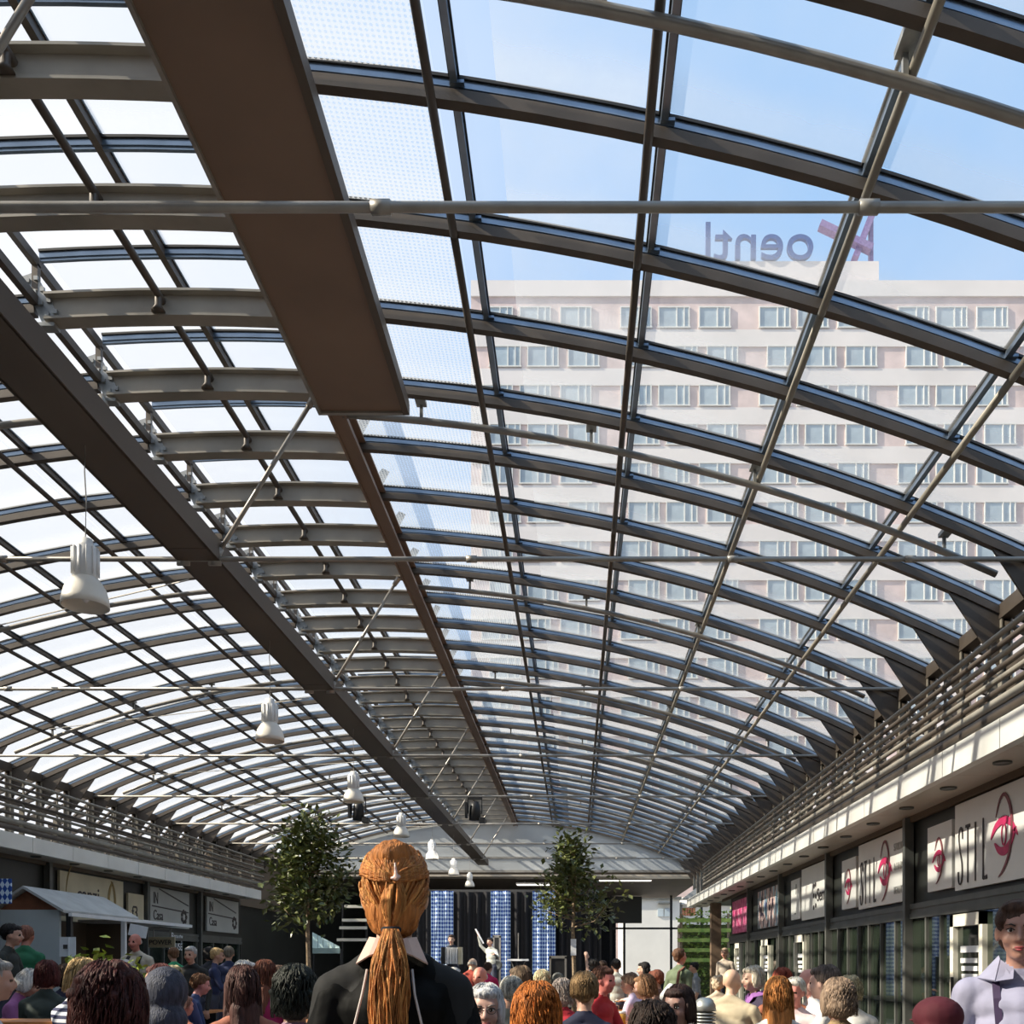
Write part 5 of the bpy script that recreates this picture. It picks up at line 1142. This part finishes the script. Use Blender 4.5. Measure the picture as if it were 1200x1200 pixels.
# waitress at the right edge ---------------------------------------------------
t, HM, LM, hc = P(1194, 1092, 3.8, 'woman in pale lilac shirt with dark braces and tied-back dark hair at the right edge', 'stand', 157, 'none', DB, (.33, .33, .46), sk=(.40, .215, .165), arms=('down', 'down'), vox=.008, fine=True, w=1.0, turn=0, nod=-2)
def fx(M, m): m.transform(M); return m
def child(name, me, par, label=None):
    o = bpy.data.objects.new(name, me); C.objects.link(o); o.parent = par
    if label: o['label'] = label
    return o
def face_parts(t, HM, hc, brow=(.05, .03, .02), lips=LIP, iris=(.06, .035, .02)):
    for k in (-1, 1):
        e = MB().ell(hc+Vector((k*.031, .0775, .006)), (.0125, .0095, .0085), 14, 10).mesh('eyeball', EYEW, True); e.transform(HM); eo = child('eye', e, t)
        q = MB().ell(hc+Vector((k*.031, .0855, .006)), (.0062, .0035, .0062), 10, 8).mesh('iris', EYEM, True); q.transform(HM); child('iris', q, eo)
        lid = MB().taper([hc+Vector((k*(.031-.016), .0835, .008)), hc+Vector((k*.031, .0895, .0155)), hc+Vector((k*(.031+.017), .0790, .010))], [.0018, .0030, .0018], 6).mesh('eyelid', EYEM, True); lid.transform(HM); child('eyelash', lid, eo)
        br_ = MB().taper([hc+Vector((k*.014, .0905, .024)), hc+Vector((k*.030, .0895, .031)), hc+Vector((k*.050, .0745, .027))], [.0030, .0034, .0014], 6).mesh('eyebrow', mat('brow_hair', brow, .6), True); br_.transform(HM); child('eyebrow', br_, t)
    m_ = MB().taper([hc+Vector((-.024, .083, -.062)), hc+Vector((-.008, .0925, -.0585)), hc+Vector((0, .0935, -.0600)), hc+Vector((.008, .0925, -.0585)), hc+Vector((.024, .083, -.062))], [.0015, .0042, .0040, .0042, .0015], 6)
    m_.taper([hc+Vector((-.020, .083, -.066)), hc+Vector((0, .0925, -.0695)), hc+Vector((.020, .083, -.066))], [.0015, .0055, .0015], 6)
    m_ = m_.mesh('lips', lips, True); m_.transform(HM); child('lips', m_, t)
face_parts(t, HM, hc, brow=(.02, .012, .01), lips=mat('rose_lip', (.42, .08, .09), .4))
b = Body(); b.e(hc+Vector((0, -.022, .042)), (.087, .098, .092), 0); b.e(hc+Vector((0, .035, .096)), (.066, .040, .028), 0); b.e(hc+Vector((0, -.06, -.02)), (.080, .055, .07), 0)
for k in (-1, 1): b.e(hc+Vector((k*.070, .012, .045)), (.018, .048, .040), 0)
b.e(hc+Vector((0, -.12, .03)), (.04, .035, .04), 0); b.xf(HM); child('hair', b.mesh('hair', [hairm((.06, .032, .022))], .007, .004, (20, 60, 60), smooth=1), t)
SHM = cloth((.34, .34, .47)); b = MB()
for k in (-1, 1):
    b.prism([(k*.070, -.02, 1.515), (k*.066, .045, 1.500), (k*.085, .125, 1.415), (k*.150, .050, 1.425)][::-k], (k*.003, .004, .006))
    b.prism([(k*.066, .045, 1.500), (k*.018, .075, 1.462), (k*.022, .128, 1.425), (k*.085, .125, 1.415)][::-k], (0, .005, .003))
b.build('collar', SHM, t, loc=(0, 0, 0), label='pointed shirt collar')
b = Body(); b.e((0, 0, 1.08), (.158, .125, .15), 0); b.e((0, .012, 1.22), (.165, .135, .13), 0); b.e((0, .0, 1.32), (.182, .120, .10), 0); b.c((-.145, -.01, 1.372), (.145, -.01, 1.372), .062, .062, 0); b.c((-.10, -.01, 1.405), (0, -.01, 1.445), .05, .05, 0); b.c((.10, -.01, 1.405), (0, -.01, 1.445), .05, .05, 0)
for k in (-1, 1): b.c((k*.180, -.01, 1.362), (k*.235, -.03, 1.16), .070, .062, 0)
b.xf(LM); child('shirt', b.mesh('shirt', [SHM], .009, .007, (11, 11, 6)), t, 'pale lilac puffed shirt')
for k in (-1, 1):
    MB().sweep([(k*.085, -.11, 1.36), (k*.085, -.02, 1.462), (k*.085, .075, 1.425), (k*.080, .128, 1.35), (k*.07, .142, 1.22), (k*.06, .135, 1.02)], rect(.028, .006), Vector((0, 1, .3))).build('brace', mat('dark_purple_brace', (.05, .03, .08), .6), t, loc=(0, 0, 0), label='dark narrow brace')
# faces of the two nearer seated people
ppl = {o['label']: o for o in C.objects if o.get('category') == 'person'}
def redo(lbl, pose, turn, lean, nod): return figure(pose, ('table', 'table'), True, 1, False, lean, turn, h=nod)[1]
for lbl in ('elderly woman with white hair and glasses facing the camera', 'dark-haired woman with white hair band facing the camera'):
    M1 = redo(lbl, 'sit', 0, 4, 0); h1 = Vector((0, .022, 1.165)); face_parts(ppl[lbl], M1, h1, (.25, .22, .2) if 'elderly' in lbl else (.03, .02, .015))
    if 'elderly' in lbl:
        g = MB()
        for k in (-1, 1):
            g.tube([h1+Vector((k*.031+.021*math.cos(a), .097, .004+.016*math.sin(a))) for a in [i*math.pi/8 for i in range(17)]], .0016, 5); g.tube([h1+Vector((k*.052, .095, .006)), h1+Vector((k*.080, .0, .006))], .0016, 5)
        g.tube([h1+Vector((-.010, .099, .006)), h1+Vector((.010, .099, .006))], .0016, 5); g = g.mesh('glasses', BLACKM); g.transform(M1); child('glasses', g, ppl[lbl])
    else:
        g = Body(); g.c(h1+Vector((.045, -.01, .115)), h1+Vector((.095, -.03, .055)), .024, .032, 0); g.xf(M1); child('hair_band', g.mesh('hair_band', [WHITE], .008), ppl[lbl], 'white hair band')
# braces for the red-faced man, scarf, strap
def strips(lbl, name, lines, m, wd, lb_=None):
    for l_ in lines: MB().sweep(l_, rect(wd, .012), Vector((0, 1, .2))).build(name, m, ppl[lbl], loc=(0, 0, 0), label=lb_)
for l_ in ppl:
    if l_.startswith('red-faced man in cream'): strips(l_, 'brace', [[(k*.08, .0, 1.475), (k*.09, .125, 1.36), (k*.09, .15, 1.1), (k*.09, .14, .95)] for k in (-1, 1)], BLACKC, .05, 'dark braces')
    if 'purple scarf' in l_: strips(l_, 'scarf', [[(-.10, -.02, 1.03), (-.05, .09, 1.0), (.02, .13, .90), (.04, .14, .75)], [(.10, -.02, 1.03), (.05, .09, 1.0), (-.01, .13, .90)]], cloth((.30, .12, .38)), .06)
    if 'backpack strap' in l_: strips(l_, 'strap', [[(.10, .02, 1.47), (.11, -.10, 1.40), (.10, -.13, 1.2), (.12, -.10, 1.0)]], mat('brown_strap', (.16, .06, .04), .6), .045)
print('PEOPLE', NP, 'scale outliers', bad)

# ------------------------------------------------------------------ TABLES with things on them
def table(x0, x1, y0, y1, label, z=.76):
    t = thing('beer_table', label, 'table', ((x0+x1)/2, (y0+y1)/2, 0)); n = 3 if x1-x0 < y1-y0 else 3
    for i in range(n):
        if x1-x0 < y1-y0: u = (x1-x0)/n; MB().bb(x0+i*u, x0+(i+1)*u-.006, y0, y1, z-.03, z).build('plank', ORWOOD, t)
        else: u = (y1-y0)/n; MB().bb(x0, x1, y0+i*u, y0+(i+1)*u-.006, z-.03, z).build('plank', ORWOOD, t)
    for a in (.15, .85):
        if x1-x0 < y1-y0: yy = y0+(y1-y0)*a; MB().bb(x0+.04, x1-.04, yy-.02, yy+.02, 0, z-.03).build('leg_frame', BLACKM, t)
        else: xx = x0+(x1-x0)*a; MB().bb(xx-.02, xx+.02, y0+.04, y1-.04, 0, z-.03).build('leg_frame', BLACKM, t)
    return t
table(-5.6, -4.2, 8.35, 8.85, 'orange wooden table across the bottom left corner', .96)
table(-5.95, -5.35, 13.0, 15.0, 'short orange table end beside the small child')
table(.42, .92, 10.9, 16.4, 'long orange beer table with bread and glasses right of centre')
table(2.0, 2.6, 10.8, 15.5, 'long orange beer table among the people on the right')
table(-3.3, -2.7, 9.8, 13.2, 'orange beer table in the left crowd carrying a bottle', .78)
BREAD = mat('golden_bread', (.60, .30, .08), .6, 0, .2, 12); BEER = mat('amber_beer', (.55, .28, .04), .15, 0, .1); 
rnd = random.Random(9)
where = ['at its near end', 'second from the near end', 'in the middle', 'second from the far end', 'at its far end']
for i in range(5):
    x = .52+.1*(i % 3); y = 11.1+i*.95
    m = thing('beer_mug', 'glass mug of amber beer on the long centre table, %s' % where[i], 'mug', (x, y, .76), 'beer mugs on the centre table')
    MB().lathe((x, y, .762), [(0, 0), (.042, 0), (.046, .13), (0, .13)], 14).build('beer', BEER, m, True); MB().lathe((x, y, .892), [(0, 0), (.046, 0), (.044, .025), (0, .03)], 14).build('foam', WHITE, m, True)
    MB().tube([(x+.045, y, .79), (x+.085, y, .80), (x+.085, y, .86), (x+.045, y, .87)], .008, 6).build('handle', WHITE, m, True)
for i in range(4):
    x = .78; y = 11.4+i*.95; m = thing('bread_plate', 'plate with golden bread on the long centre table, %s' % ('nearest plate', 'second plate', 'third plate', 'farthest plate')[i], 'plate', (x, y, .76), 'plates on the centre table')
    MB().lathe((x, y, .762), [(0, 0), (.08, 0), (.12, .014), (0, .010)], 18).build('dish', WHITE, m, True); MB().ell((x, y, .80), (.085, .05, .035)).build('bread', BREAD, m, True)
x, y = -3.9, 11.9
b = thing('bottle', 'clear bottle with red drink and label on the left crowd table', 'bottle', (-3.05, 10.1, .782))
MB().lathe((-3.05, 10.1, .782), [(0, 0), (.04, 0), (.042, .12), (.03, .2), (.015, .25), (.015, .29), (0, .29)], 14).build('glass', mat('pinkish_bottle', (.55, .18, .20), .15), b, True); MB().lathe((-3.05, 10.1, .83), [(.0435, 0), (.0435, .07)], 14).build('label_band', PAPER, b, True)
